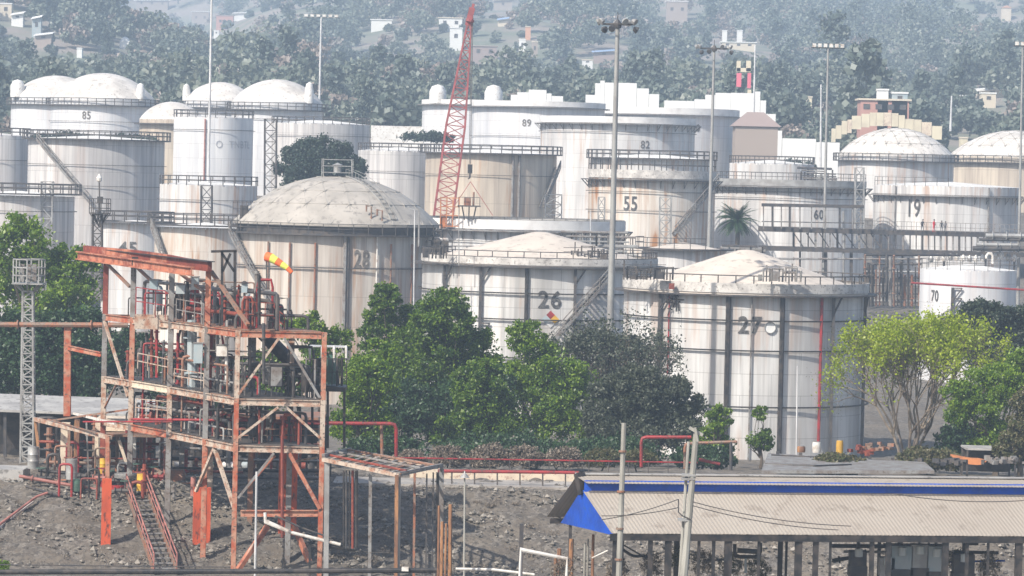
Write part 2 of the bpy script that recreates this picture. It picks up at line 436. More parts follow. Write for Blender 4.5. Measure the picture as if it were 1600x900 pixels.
def tree(kind, label, lobes, D, mat, n, leaf, base=None, r0=.22, bark='bark', seed=1, group=None, depth=.9,
         nclump=60, crad=.26, hollow=.45, cat='tree', branches=16, aspect=.55, droop=0., twigs=0, fork=None):
    n = int(n*1.0); nclump = int(nclump*1.9); crad *= .72; hollow = .25
    """lobes: list of (px, py, half-width px, half-height px, share); base: pixel column of the trunk foot"""
    k = k_(D)
    pts = []; cc = []
    tot = sum(l[4] for l in lobes)
    for i, (px, py, hw, hh, sh) in enumerate(lobes):
        c = P(px, py, D + (i % 3 - 1)*.8)
        p, q = clump_points(c, (hw/k, hw/k*depth, hh/k), max(5, int(nclump*sh/tot)), int(n*sh/tot), crad, seed*17+i, hollow)
        pts.append(p); cc.append(q)
    pts = np.concatenate(pts); cc = np.concatenate(cc)
    bx = base if base is not None else lobes[0][0]
    b = P(bx, 600, D); b.z = G(b.x, D)
    root = thing(kind, label, cat, b, group)
    lowest = P(0, fork, D).z if fork else min(P(l[0], l[1]+l[3]*.4, D).z for l in lobes)
    top = Vector((b.x, D, max(b.z+1, lowest)))
    mb = MB(); rs = np.random.RandomState(seed)
    tg = cc[rs.choice(len(cc), min(branches, len(cc)), replace=False)]
    limbs(mb, (b.x, D, b.z-.3), top, tg, r0, seed)
    if twigs:
        for t in cc[rs.choice(len(cc), min(twigs, len(cc)), replace=False)]:
            t = Vector(t); s0 = Vector(tg[rs.randint(len(tg))])
            s0 = top.lerp(s0, rs.uniform(.3, .95))
            mb.path([s0, s0.lerp(t, .5)+Vector((0, 0, .3)), t+Vector((0, 0, .4))], [r0*.16, r0*.1, r0*.05], 4)
    mb.build('trunk', M[bark], root, True)
    me = leaves_mesh('crown', pts - np.array(b), leaf, mat, aspect, droop)
    o = bpy.data.objects.new('crown', me); COL.objects.link(o); o.parent = root
    return root

L_ = {
 'green': leafmat('leaves_green', (.02,.075,.006), (.085,.17,.012), (.22,.33,.025), .42),
 'bright': leafmat('leaves_bright', (.045,.12,.006), (.14,.25,.012), (.30,.43,.03), .45),
 'deep': leafmat('leaves_deep', (.02,.05,.022), (.04,.085,.03), (.06,.12,.045), .25),
 'dusty': leafmat('leaves_dusty', (.035,.05,.028), (.07,.085,.05), (.13,.145,.10), .3),
 'yellow': leafmat('leaves_yellow', (.26,.36,.01), (.36,.46,.02), (.50,.58,.04), .5),
 'mango': leafmat('leaves_mango', (.018,.035,.02), (.035,.055,.03), (.06,.08,.05), .15),
 'olive': leafmat('leaves_olive', (.08,.10,.03), (.12,.12,.05), (.18,.15,.08), .3),
 'dry': leafmat('dry_brush', (.16,.13,.10), (.22,.18,.14), (.30,.25,.20), .2),
 'hillg': leafmat('leaves_hill_green_hazed', (.13,.17,.13), (.18,.21,.16), (.24,.26,.20), .2),  # hill greens paled and greyed: distance haze put into the leaf colour
 'hilld': leafmat('leaves_hill_dark_hazed', (.09,.125,.105), (.13,.16,.13), (.17,.20,.16), .15),  # dark hill leaves lifted the same way, haze in the colour
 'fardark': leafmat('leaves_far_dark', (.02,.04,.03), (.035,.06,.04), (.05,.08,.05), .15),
 'hillb': leafmat('leaves_hill_dry_hazed', (.28,.23,.20), (.31,.26,.22), (.36,.30,.26), .2),  # dry leaf tone lightened too, for painted-in haze
}

# ---------------------------------------------------------------- hillside trees
def hill_proto(kind, label, mat, w, h, n, leaf, seed, shape):
    root = thing(kind, label, 'tree', (0, 0, 0), 'trees on the hazy hillside')
    if shape == 'tall': lob = [((0,0,h*.55), (w*.42, w*.42, h*.42))]
    elif shape == 'wide': lob = [((0,0,h*.62), (w*.5,w*.5,h*.34)), ((w*.22,.5,h*.5), (w*.36,w*.36,h*.28))]
    else: lob = [((0,0,h*.6), (w*.45,w*.45,h*.36)), ((-w*.2,0,h*.45), (w*.33,w*.33,h*.3))]
    pts = np.concatenate([clump_points(c, r, 22, n//len(lob), .34, seed+i, .5)[0] for i, (c, r) in enumerate(lob)])
    mb = MB(); mb.path([(0,0,-1.5), (.1,0,h*.3), (0,.1,h*.62)], [w*.03, w*.024, w*.012], 5)
    mb.build('trunk', M['bark'], root)
    me = leaves_mesh('crown', pts, leaf, mat, .8)
    o = bpy.data.objects.new('crown', me); COL.objects.link(o); o.parent = root
    return root, pts
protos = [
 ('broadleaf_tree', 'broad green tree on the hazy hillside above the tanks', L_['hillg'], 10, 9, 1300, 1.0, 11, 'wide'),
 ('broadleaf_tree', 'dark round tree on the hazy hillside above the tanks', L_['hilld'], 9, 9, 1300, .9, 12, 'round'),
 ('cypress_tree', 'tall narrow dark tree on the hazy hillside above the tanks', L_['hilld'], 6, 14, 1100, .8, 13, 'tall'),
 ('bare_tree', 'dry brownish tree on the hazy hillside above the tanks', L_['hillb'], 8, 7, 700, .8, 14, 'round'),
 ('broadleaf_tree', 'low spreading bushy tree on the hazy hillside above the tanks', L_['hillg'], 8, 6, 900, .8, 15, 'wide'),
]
def at_hill(px, py, lo=690.0, hi=3300.0):
    D = lo
    while D < hi:
        p = P(px, py, D)
        if p.z < G(p.x, D): return D
        D += 4
    return hi
HS = [('small white roofed house far left near the photo top',18,22,36,30,'hwhite','slope','hwhite',1),('pale house at the far top left corner',0,6,18,22,'hcream','flat','hwhite',1),('pale blue house with a white roof below the left corner houses',50,28,64,48,'ltblue','slope','hwhite',1),
 ('low pinkish house with white eaves left of the dip',55,54,80,62,'hillpink','slope','hwhite',1),('tiny white domed shrine on the left hillside',187,64,202,69,'hwhite','dome','hwhite',0),('tiny white hut left of the shrine',120,76,128,80,'hwhite','flat','hwhite',0),
 ('long pale house row at the photo top left of the white mast',213,0,262,10,'hillpink','slope','hwhite',3),('pinkish veranda house left of the white mast',300,18,326,36,'hillpink','flat','hwhite',2),('brick red house right of the white mast',338,24,364,42,'hred','flat','hillpink',2),('small white roofed shed right of the brick red house',366,20,392,25,'hwhite','slope','hwhite',0),
 ('tiny white house low under the brick red house',334,48,342,54,'hwhite','flat','hwhite',1),('white box house alone in the middle of the hillside',580,31,612,42,'hwhite','flat','hwhite',0),('white house with blue door behind the crane top',686,28,722,42,'hwhite','flat','hcream',2),('white lower storey house behind the crane top',703,44,722,68,'hwhite','flat','hwhite',1),
 ('low brown house right of the crane boom',738,72,776,88,'hillbrown','flat','hillpink',2),('small pale blue roofed hut right of the crane top',778,30,794,35,'hcream','slope','hblue',0),('pink house at the photo top right of the crane',772,0,800,12,'hillpink','slope','hillpink',1),('narrow white house left of the tall light mast',811,62,821,78,'hwhite','flat','hwhite',1),
 ('narrow pinkish house beside the narrow white one',831,66,840,84,'hillpink','flat','hcream',1),('small orange house above the narrow white one',821,42,829,54,'hillor','flat','hcream',0),('blue roofed house just left of the tall light mast',928,80,960,88,'hillbrown','slope','hblue',1),('low white walled house under the blue roof',910,94,926,99,'hwhite','flat','hcream',1),
 ('small gabled pink house right of the tall light mast',1023,84,1041,98,'hillpink','gable','hcream',1),('orange topped narrow house above tank 80',1067,98,1082,128,'hillor','flat','hred',1),('tall pink house with white corner at the photo top',1042,2,1074,26,'hillpink','flat','hwhite',2),('pale terrace house above the painted tower',1128,66,1180,74,'hcream','flat','hwhite',3),
 ('narrow white pillar house left on the terrace',1129,48,1136,64,'hwhite','flat','hwhite',0),('narrow white pillar house right on the terrace',1152,48,1160,64,'hwhite','flat','hwhite',0),('yellow wedge wall left of the right domes',1250,152,1268,184,'yellowwall','flat','hcream',0),('pinkish brick house above the yellow panelled wall',1345,156,1420,178,'hred','flat','hcream',4),
 ('white water tank house on the brick house',1372,141,1388,155,'hwhite','flat','hwhite',0),('pale blue hut behind the brick house',1394,146,1418,158,'ltblue','flat','hwhite',1),('small white hut on the hill above the second right dome',1530,140,1572,146,'hcream','slope','hwhite',1),('cream walled house under the small white hut',1534,146,1556,160,'hcream','flat','hwhite',1),
 ('pale house near the top right corner',1566,12,1580,20,'hcream','gable','hillor',0),('tiny yellow hut by the second right dome',1501,216,1512,226,'yellowwall','flat','hcream',0),('light blue hut on the right hillside',1490,150,1510,158,'ltblue','flat','hwhite',1)]

def hs_depth(lab, r): return 722 if 'brick house' in lab or 'yellow panelled' in lab else max(715, at_hill((r[0]+r[2])/2, r[3]+3)-14)
CLEAR = [(r[0]-1, r[1]-3, r[2]+1, r[3]-2, hs_depth(lab, r)) for lab, *r in HS] + [(1143,88,1180,150,705),(1295,172,1475,215,705),(905,120,1320,220,698),(795,135,885,160,712)]
MARKS = [(150,'above the far left domes'),(290,'left of the tall white light mast'),(430,'above the left domes'),(570,'above the round dark tree'),(700,'left of the crane boom'),(850,'right of the crane boom'),(980,'above the low white centre tanks'),(1120,'above the stepped wall'),(1300,'right of the painted tower'),(1460,'above the yellow wall'),(1700,'near the right edge')]
ORDH = ['first','second','third','fourth','fifth','sixth','seventh','eighth','ninth','tenth','eleventh','twelfth']+['%dth' % i for i in range(13, 60)]
def hill_trees():
    made = [hill_proto(*p) for p in protos]
    rs = np.random.RandomState(3)
    spots = []
    for _ in range(7600):
        y = rs.uniform(705, 2750) if rs.rand() < .7 else rs.uniform(705, 1500)
        hw = 800/F*y*1.18
        x = rs.uniform(-hw, hw)
        dens = .60 + .5*math.sin(x/61+y/157+2*math.sin(y/210)) * math.cos(x/39-y/183)
        if x > 0.05*y and x < .12*y and y < 1500: dens -= .3
        if x > .02*y and x < .05*y and y > 1500: dens -= .2
        if rs.rand() > dens: continue
        if y < 760 and abs(x) < 60 and rs.rand() < .6: continue
        t = rs.choice(5, p=[.27,.22,.13,.21,.17]); s = rs.uniform(.55, 1.25)*(1+rs.rand()**4*.9)*(1.0 if y < 1100 else 1.35)
        z_ = G(x, y); H_ = (9, 9, 15, 7, 6.5)[t]*s; W_ = (10, 9, 6, 8, 8)[t]*s*.5
        pa = proj((x, y, z_+H_)); pb = proj((x, y, z_)); wq = W_*F/y
        if any(c[0] < pa[0]+wq and c[2] > pa[0]-wq and c[1] < pb[1] and c[3] > pa[1] and y < c[4]+10 for c in CLEAR):
            if s > .8 and y > 1000: s = .45; 
            if rs.rand() < (.75 if y > 900 else .95): continue
        spots.append((x, y, t, s))
    spots.sort(key=lambda q: q[1])
    used = [False]*5; rest = []; inst = []
    for i, (x, y, t, s) in enumerate(spots):
        z = G(x, y)
        px = 800 + x*F/y; py = 270 - (z+9-CZ)*F/y
        if i < 270 and -20 < px < 1620 and py > -30:
            root = made[t][0] if not used[t] else copy_tree(made[t][0])
            used[t] = True
            inst.append((root, t, px));
            root.location = (x, y, z-.3); root.rotation_euler = (0, 0, rs.uniform(0, 6.28)); root.scale = (s, s, s*rs.uniform(.85, 1.2))
        else: rest.append((x, y, z, t, s))
    cells = {}
    for root, t, px in inst:
        mk = next(m for a, m in MARKS if px < a); cells.setdefault((t, mk), []).append((px, root))
    for (t, mk), L in cells.items():
        for i, (px, root) in enumerate(sorted(L, key=lambda q: q[0])):
            root['label'] = '%s%s hillside tree %s%s' % (ORDH[i]+' ' if len(L) > 1 else '', ['broad green','dark round','tall narrow dark','dry brownish','low spreading'][t], 'from the left ' if len(L) > 1 else '', mk)
    allp = {0: [], 1: [], 2: []}
    for (x, y, z, t, s) in rest:
        p = made[t][1]; keep = rs.rand(len(p)) < (.34 if y > 1300 else .6)
        p = p[keep]*s; a = rs.uniform(0, 6.28); c, d = math.cos(a), math.sin(a)
        q = np.stack([p[:,0]*c-p[:,1]*d+x, p[:,0]*d+p[:,1]*c+y, p[:,2]+z-.3], 1)
        allp[{0:0,4:0,1:1,2:1,3:2}[t]].append(q)
    me = None
    pts = [np.concatenate(allp[i]) for i in range(3)]
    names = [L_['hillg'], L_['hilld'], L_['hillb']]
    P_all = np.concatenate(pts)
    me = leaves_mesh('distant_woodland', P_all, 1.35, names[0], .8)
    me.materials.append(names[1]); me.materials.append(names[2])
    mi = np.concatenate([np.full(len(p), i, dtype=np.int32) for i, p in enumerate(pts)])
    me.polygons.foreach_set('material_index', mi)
    o = bpy.data.objects.new('distant_woodland', me); COL.objects.link(o)
    tag(o, 'mass of hazy trees covering the far hillside', 'woodland', None, 'stuff')
hill_trees()

# ---------------------------------------------------------------- loose stones on the gravel bank
def stones():
    rs = np.random.RandomState(12); V = []; Fc = []; b = 0
    ico = np.array([(0,0,1),(.9,0,.1),(.1,.9,-.1),(-.9,.1,.1),(0,-.9,0),(0,0,-.8)])
    tri = [(0,1,2),(0,2,3),(0,3,4),(0,4,1),(5,2,1),(5,3,2),(5,4,3),(5,1,4)]
    for i in range(11000):
        y = rs.uniform(201, 216.5) if i % 8 else rs.uniform(216, 224); x = rs.uniform(-33, 36)
        s = (.03+.09*rs.rand()**3.5)*(1 if y < 216.5 else .7)*(1+.6*math.sin(x*.9+y))
        q = ico*(s*np.array([1+.5*rs.rand(), 1, .7+.4*rs.rand()]))*(1+.35*rs.rand(6, 1)); a = rs.uniform(0, 6.28); c, d = math.cos(a), math.sin(a)
        z = G(x, y)+s*.3+.06
        V.append(np.stack([q[:,0]*c-q[:,1]*d+x, q[:,0]*d+q[:,1]*c+y, q[:,2]+z], 1)); Fc += [(b+i0, b+i1, b+i2) for i0, i1, i2 in tri]; b += 6
    me = bpy.data.meshes.new('loose_stones'); me.from_pydata(np.concatenate(V).tolist(), [], Fc)
    m, nt, bb = nodes('stone'); g = nt.nodes.new('ShaderNodeNewGeometry')
    nt.links.new(ramp(nt, g.outputs['Random Per Island'], 0, 1, (.06,.055,.048,1), (.34,.31,.27,1)), bb.inputs['Base Color']); bb.inputs['Roughness'].default_value = .9
    me.materials.append(m); o = bpy.data.objects.new('loose_stones', me); COL.objects.link(o); tag(o, 'loose grey stones strewn over the gravel bank', 'gravel', None, 'stuff')
stones()
def tufts():
    rs = np.random.RandomState(14); pts = []
    for i in range(130):
        y = rs.uniform(202, 216); x = rs.uniform(-33, 36); n = rs.randint(20, 70)
        q = rs.normal(size=(n, 3))*np.array([.25,.25,.12])*rs.uniform(.5,1.4); q[:, 2] = abs(q[:, 2]); pts.append(q+np.array([x, y, G(x, y)+.08]))
    me = leaves_mesh('dry_weeds', np.concatenate(pts), .2, L_['dry'], .25)
    o = bpy.data.objects.new('dry_weeds', me); COL.objects.link(o); tag(o, 'dry weeds scattered over the gravel bank', 'weeds', None, 'stuff')
tufts()

# ---------------------------------------------------------------- haze
hz = MB(); hz.box((0, 2000, 115), (4200, 4700, 275))
mh = bpy.data.materials.new('haze'); mh.use_nodes = True
nt = mh.node_tree; nt.nodes.clear()
out = nt.nodes.new('ShaderNodeOutputMaterial'); pv = nt.nodes.new('ShaderNodeVolumePrincipled')
pv.inputs['Color'].default_value = (.62,.79,1.0,1); pv.inputs['Density'].default_value = 0.00042
pv.inputs['Anisotropy'].default_value = 0.0
nt.links.new(pv.outputs[0], out.inputs['Volume'])
ho = hz.build('haze', mh); ho['kind'] = 'stuff'; ho['label'] = 'pale blue haze over the whole valley'; ho['category'] = 'haze'
# ---------------------------------------------------------------- storage tanks
_tc = {}
def text_geo(s, size=1.0, sx=0.75, bold=0.03):
    bold = min(bold, .02); key = (s, sx, bold)
    if key not in _tc:
        cu = bpy.data.curves.new('t', 'FONT'); cu.body = s; cu.align_x = 'CENTER'; cu.align_y = 'CENTER'
        cu.size = 1.0; cu.offset = bold; cu.space_character = 1.12
        o = bpy.data.objects.new('t', cu); COL.objects.link(o); bpy.context.view_layer.update()
        me = bpy.data.meshes.new_from_object(o.evaluated_get(bpy.context.evaluated_depsgraph_get()))
        me.calc_loop_triangles()
        V = np.array([v.co[:] for v in me.vertices]); fs = [tuple(p.vertices) for p in me.loop_triangles]
        bpy.data.objects.remove(o); bpy.data.curves.remove(cu); bpy.data.meshes.remove(me)
        h = V[:,1].max() - V[:,1].min(); V[:,1] -= (V[:,1].max()+V[:,1].min())/2; V[:,0] -= (V[:,0].max()+V[:,0].min())/2
        V = V/h; V[:,0] *= sx
        _tc[key] = (V, fs)
    V, fs = _tc[key]
    return V*size, fs

def wrap_text(c, R, phi0, z, s, size, sx=.75, bold=.03):
    V, fs = text_geo(s, size, sx, bold); mb = MB()
    mb.add([(c[0]+R*math.sin(phi0+v[0]/R), c[1]-R*math.cos(phi0+v[0]/R), z+v[1]) for v in V], fs)
    return mb

def cyl(c, R, phi, z): return Vector((c[0]+R*math.sin(phi), c[1]-R*math.cos(phi), z))

def rail_ring(mb, c, R, z, a0=-math.pi, a1=math.pi, h=1.1, t=.05, step=1.6, rails=(1.0, .52)):
    n = max(2, int(abs(a1-a0)*R/step))
    for i in range(n+1):
        a = a0+(a1-a0)*i/n
        if i < n or abs(a1-a0) < 6.2: mb.beam(cyl(c,R,a,z), cyl(c,R,a,z+h), t*1.1, t*1.1)
        if i < n:
            b = a0+(a1-a0)*(i+1)/n
            for q in rails: mb.beam(cyl(c,R,a,z+h*q), cyl(c,R,b,z+h*q), t, t)

def arc_plate(mb, c, Ra, Rb, z, th, a0=-math.pi, a1=math.pi, n=60):
    vs = []; fs = []
    for i in range(n+1):
        a = a0+(a1-a0)*i/n
        vs += [cyl(c,Ra,a,z), cyl(c,Rb,a,z), cyl(c,Rb,a,z+th), cyl(c,Ra,a,z+th)]
    for i in range(n):
        b = i*4
        for j in range(4): fs.append((b+j, b+(j+1)%4, b+4+(j+1)%4, b+4+j))
    mb.add(vs, fs)

def phi_at(cc, R, px, py):
    lo, hi = -1.5, 1.5
    for _ in range(40):
        m = (lo+hi)/2; y = cc[1]-R*math.cos(m)
        if proj(cyl(cc, R, m, P(px, py, y).z))[0] < px: lo = m
        else: hi = m
    return lo
TANKS = {}
def tank(id_, label, x0, x1, yr, D, sh='sh_white', roof='cone', apex=None, rmat='domewhite', zb=None, girder=None,
         band=None, rail=True, num=None, rings=(), pipes=(), stair=None, rt=.06, walk=None, ribs=False, brackets=0,
         railh=1.1, eave=0.0, vents=(), railarc=None, pipemat='dark', group='storage tanks'):
    cx = (x0+x1)/2; k = k_(D); R = (x1-x0)/2/k
    c = P(cx, yr, D); zt = c.z
    zg = zb if zb is not None else min(G(c.x, D-R), G(c.x, D), G(c.x, D+R)) - .4
    root = thing('storage_tank', label, 'tank', (c.x, D, zg), group)
    TANKS[id_] = (Vector((c.x, D, zg)), R, zt, root)
    cc = (c.x, D, 0)
    def zpx(py): return P(cx, py, D-R).z
    mb = MB(); zz = [zg + (zt-zg)*i/3 for i in range(4)]
    mb.lathe(cc, [(R, z) for z in zz], 96); mb.build('shell', M[sh], root, True)
    # roof
    if roof in ('dome', 'cone'):
        ha = P(cx, apex, D).z - zt; Re = R*1.0+eave
        prof = []
        if roof == 'dome':
            rho = (Re*Re+ha*ha)/(2*ha); al = math.asin(min(1, Re/rho))
            if ha > Re: al = math.pi-al
            for i in range(13): t = al*(1-i/12); prof.append((rho*math.sin(t), zt+rho*math.cos(t)-(rho-ha)))
        else:
            prof = [(Re, zt), (Re*.6, zt+ha*.43), (Re*.25, zt+ha*.80), (Re*.06, zt+ha*.985), (0.001, zt+ha)]
        mb = MB(); mb.lathe(cc, [(Re, zt-.18)]+prof, 72); mb.build('roof', M[rmat], root, True)
        def rz(r):
            for i in range(len(prof)-1):
                if prof[i+1][0] <= r <= prof[i][0]:
                    t = (prof[i][0]-r)/max(1e-6, prof[i][0]-prof[i+1][0]); return prof[i][1]+t*(prof[i+1][1]-prof[i][1])
            return prof[-1][1]
        if ribs:
            mb = MB(); ns = 5; kk = 6; pts = [[(0,0)]]
            for i in range(1, ns+1):
                m = kk*i; pts.append([(Re*i/ns*.995, 2*math.pi*j/m+.2) for j in range(m)])
            def q3(p): return cyl(cc, p[0], p[1], rz(p[0])+.035)
            for i in range(1, ns+1):
                m = kk*i; mm = kk*(i-1)
                for j in range(m):
                    mb.beam(q3(pts[i][j]), q3(pts[i][(j+1)%m]), .13, .05)
                    if i > 1:
                        f = j*mm/m
                        mb.beam(q3(pts[i][j]), q3(pts[i-1][int(f) % mm]), .13, .05)
                        if f != int(f): mb.beam(q3(pts[i][j]), q3(pts[i-1][(int(f)+1) % mm]), .13, .05)
                    else: mb.beam(q3(pts[i][j]), q3((0,0)), .13, .05)
            mb.build('roof_rib', M['rib'], root)
            mb = MB()
            for i in range(1, ns):
                for p in pts[i]: a = q3(p); mb.lathe((a.x,a.y,0), [(.2,a.z-.03),(.18,a.z+.05),(.01,a.z+.06)], 8)
            hubs = mb.build('roof_hub', M['rib'], root); hubs['kind'] = 'stuff'
    else:
        mb = MB(); mb.lathe(cc, [(R-.02, zt-.9), (.01, zt-.9)], 40); mb.build('roof', M['galv'], root)
        rz = lambda r: zt
    # wind girder: a ledge below the rim with its stiffened band above
    if band:
        zb0, zb1 = zpx(band[1]), zpx(band[0])
        mb = MB(); mb.lathe(cc, [(R+.06, zb0), (R+.14, zb0), (R+.14, zb1), (R-.02, zb1)], 96); mb.build('rim_band', M[band[2]], root, True)
    if girder:
        gz_ = zpx(girder)
        gw = 1.0 if len(pipes) == 0 else .85
        mb = MB(); arc_plate(mb, cc, R+.02, R+gw, gz_-.12, .12, n=72); mb.build('wind_girder', M['dark' if rt >= .07 else 'grey'], root)
        if brackets:
            for i in range(brackets):
                mb = MB(); a = -math.pi/2*1.05 + math.pi*1.05*i/(brackets-1)
                mb.beam(cyl(cc,R+.05,a,gz_-1.0), cyl(cc,R+gw*.9,a,gz_-.1), .09, .09)
                mb.beam(cyl(cc,R+.05,a,gz_-.14), cyl(cc,R+.05,a,gz_-1.1), .08, .08)
                mb.build('girder_bracket', M['grey'], root)
    zr = zt if walk is None else zpx(walk)
    Rr = R+.02 if walk is None else R+.78
    if walk is not None:
        mb = MB(); arc_plate(mb, cc, R+.02, R+.85, zr-.16, .16, n=80); mb.build('walkway', M['dark'], root)
    if rail:
        mb = MB()
        a0, a1 = railarc or (-math.pi, math.pi)
        rail_ring(mb, cc, Rr, zr, a0, a1, railh, rt, 1.5); mb.build('railing', M['dark' if rt >= .05 else 'grey'], root)
    for y in rings:
        mb = MB(); mb.ring(cc, R+.28, zpx(y), .085 if D < 400 else .05, 72); mb.build('ring_pipe', M[pipemat], root)
    for q in pipes:
        px, ya, yb = q[0], q[1], q[2]; mt = q[3] if len(q) > 3 else pipemat; r = q[4] if len(q) > 4 else .10
        ph = phi_at(cc, R, px, (ya+min(yb,yr+180))/2)
        mb = MB(); za, zq = zpx(ya), max(zg, zpx(yb))
        if mt in ('brace',):
            mb.beam(cyl(cc,R+.30,ph,za), cyl(cc,R+.30,ph,zq), .26, .26)
            for zz_ in (za-.05, (za*2+zq)/3):
                mb.beam(cyl(cc,R+.3,ph,zz_-1.5), cyl(cc,R+.3,ph+1.0/R,zz_), .12, .12); mb.beam(cyl(cc,R+.3,ph,zz_), cyl(cc,R+.3,ph+1.0/R,zz_), .12, .12)
            mb.build('support_column', M['dark'], root)
        else:
            mb.path([cyl(cc,R+.22,ph,za), cyl(cc,R+.22,ph,zq)], r, 6); mb.build('riser_pipe', M[mt], root)
    if num:
        s, px, py, hpx = num[:4]; mt = num[4] if len(num) > 4 else 'num'; sx = num[5] if len(num) > 5 else .75
        ph = phi_at(cc, R, px, py); z = P(px, py, D-R*math.cos(ph)).z
        wrap_text(cc, R+.07, ph, z, s, hpx/k*1.12, sx, num[6] if len(num) > 6 else .02).build('painted_number', M[mt], root)
    if stair:
        (sx0, sy0), (sx1, sy1) = stair
        p0 = phi_at(cc, R, sx0, sy0); p1 = phi_at(cc, R, sx1, sy1)
        z0 = P(sx0, sy0, D-R*math.cos(p0)).z; z1 = P(sx1, sy1, D-R*math.cos(p1)).z
        n = max(8, int(abs(z1-z0)/.3)); st = MB(); hr = MB(); L = []
        for i in range(n+1):
            t = i/n; L.append((math.asin(math.sin(p0)*(1-t)+math.sin(p1)*t), z0+(z1-z0)*t))
        for i in range(n):
            (a, za), (b, zq) = L[i], L[i+1]
            for rr in (R+.12, R+.95): st.beam(cyl(cc,rr,a,za), cyl(cc,rr,b,zq), .06, .28)
            st.hexa([cyl(cc,R+.12,a,za-.03), cyl(cc,R+.95,a,za-.03), cyl(cc,R+.95,b,za-.03), cyl(cc,R+.12,b,za-.03),
                     cyl(cc,R+.12,a,za), cyl(cc,R+.95,a,za), cyl(cc,R+.95,b,za), cyl(cc,R+.12,b,za)])
            for q in (.55, 1.0): hr.beam(cyl(cc,R+.95,a,za+q), cyl(cc,R+.95,b,zq+q), rt, rt)
            if i % 4 == 0: hr.beam(cyl(cc,R+.95,a,za), cyl(cc,R+.95,a,za+1.0), rt, rt)
        so = st.build('stair', M['grey'], root); hr.build('handrail', M['grey'], so)
        LOC[so] = LOC[root]
    for (px, w, h) in vents:
        ph = math.asin(max(-.99, min(.99, (px-cx)/((x1-x0)/2)))); mb = MB(); p = cyl(cc, R*.97, ph, zt)
        mb.lathe((p.x,p.y,0), [(w/2,zt-.2),(w/2,zt+h*.6),(w*.35,zt+h*.9),(.01,zt+h)], 12)
        mb.build('vent', M['white'], root, True)
    return root, cc, R, zt, rz

def on_tank(fn): return fn
T = tank
# back left
T('85b','white domed tank partly hidden behind the one numbered 85',18,160,152,665,'sh_clean','dome',118,zb=None,walk=163,rail=True,rt=.12,vents=((31,2.6,3.0),))
T('85','white domed tank numbered 85 on the left skyline',80,242,155,620,'sh_clean','dome',114,walk=164,rt=.12,num=('85',135,180,11,'numg',.8,.03),rings=(190,),vents=((226,1.4,2.8),),group='storage tanks')
T('dl2','white domed tank peeking behind the two largest left domes',288,400,158,665,'sh_clean','dome',128,walk=168,rt=.12,vents=((291,1.4,3),))
T('dl1','wide white domed tank left of the tall white light mast',362,504,160,620,'sh_clean','dome',124,walk=171,rt=.12,vents=((487,1.5,3.5),),rings=(186,),stair=None)
T('dl3','small white domed tank between the left skyline domes',218,320,187,590,'sh_beige','dome',159,walk=193,rt=.12,rail=False)
T('tn','plain white tank with faded capital letters and a thin red riser',272,396,184,560,'sh_clean','cone',180,rt=.11,rings=(203,),num=('O  TNBTL',368,226,10,'numf',.85,.0),pipes=((320,186,300,'pink',.12),))
T('gr','grey sided low white roofed tank behind the round dark tree',425,578,194,600,'sh_streak','cone',187,rt=.11,rings=(212,),rmat='white')
T('edge','white streaked tank cut by the left edge of the photo',-62,47,212,520,'sh_streak','cone',207,rt=.11,rings=(250,),rail=True)
T('big','large grey streaked tank with a diagonal stair, upper left',45,257,218,500,'sh_streak','cone',212,rt=.11,walk=217,rings=(258,291),stair=((66,218),(143,318)),rmat='white')
T('low','grey tank behind the leafy tree at the left edge',-60,116,305,430,'sh_streak','cone',298,rt=.11,walk=302,rings=(330,),rmat='white')
T('wh','bright white tank below the lettered tank',250,402,289,455,'sh_white','cone',283,rt=.11,rings=(313,),rmat='white')
T('45','white tank numbered 45 behind the orange steel canopy',160,262,348,425,'sh_white','cone',344,rt=.11,walk=346,num=('45',199,387,17,'num',1.1,.03),rmat='white')
T('rs','rust streaked white tank right of the tank numbered 45',242,400,355,402,'sh_rust','cone',348,rt=.11,walk=352,rmat='white',stair=((248,356),(262,400)))
# back centre
T('A','white floating roof tank with two hooded vents behind the crane boom',660,850,163,690,'sh_clean','float',band=(156,163,'bandw'),girder=164,rail=False,vents=((683,3.2,3.4),(772,3.4,3.5)),brackets=0)
T('89','white tank numbered 89 behind the crane boom',738,945,166,640,'sh_clean','float',band=(158,166,'bandw'),girder=167,rail=False,num=('89',823,192,10,'numg',.9,.03),rings=(213,))
T('80','bluish white tank numbered 80 left of the pink walled house',917,1154,179,665,'sh_clean','float',band=(168,178,'bandw'),girder=179,rail=False,num=('80',1087,200,10,'numg',.9,.03))
T('82','broad white tank numbered 82 with a band round its rim',845,1086,190,580,'sh_white','float',band=(182,192,'bandw'),girder=193,rail=False,num=('82',1008,226,11,'numg',.85,.03),brackets=24,rings=(206,))
T('stw','white tank with close vertical streaks right of the round dark tree',560,690,236,545,'sh_streak','cone',230,rt=.11,rings=(268,),rmat='white')
T('bm','beige streaked tank behind the crane hook',665,870,240,520,'sh_beige','cone',233,rt=.12,walk=239,rings=(274,),rmat='white',pipes=((800,242,340,'grey',.18),(810,242,340,'grey',.18)),stair=((866,262),(842,325)))
T('s60','small white tank with low roof behind the tank numbered 60',1140,1272,256,545,'sh_white','cone',250,rt=.11,rmat='white',rail=True)
T('55b','low white tank behind the rusty tank numbered 55',925,1112,248,530,'sh_white','cone',240,rt=.12,rmat='white',walk=247)
T('55','rust stained tank numbered 55 behind the tall light mast',920,1118,268,470,'sh_rust','float',band=(266,279,'band'),girder=281,brackets=18,rail=True,rt=.11,railh=1.6,num=('55',985,318,20,'num',.72,.03),rings=(300,330),stair=((1112,284),(1050,366)))
T('60','pale grey tank numbered 60 behind the steel pipe bridge',1112,1352,283,487,'sh_white','float',band=(281,291,'galv'),girder=292,brackets=24,rail=True,rt=.06,num=('60',1279,335,13,'num',.8,.03),rings=(300,310))
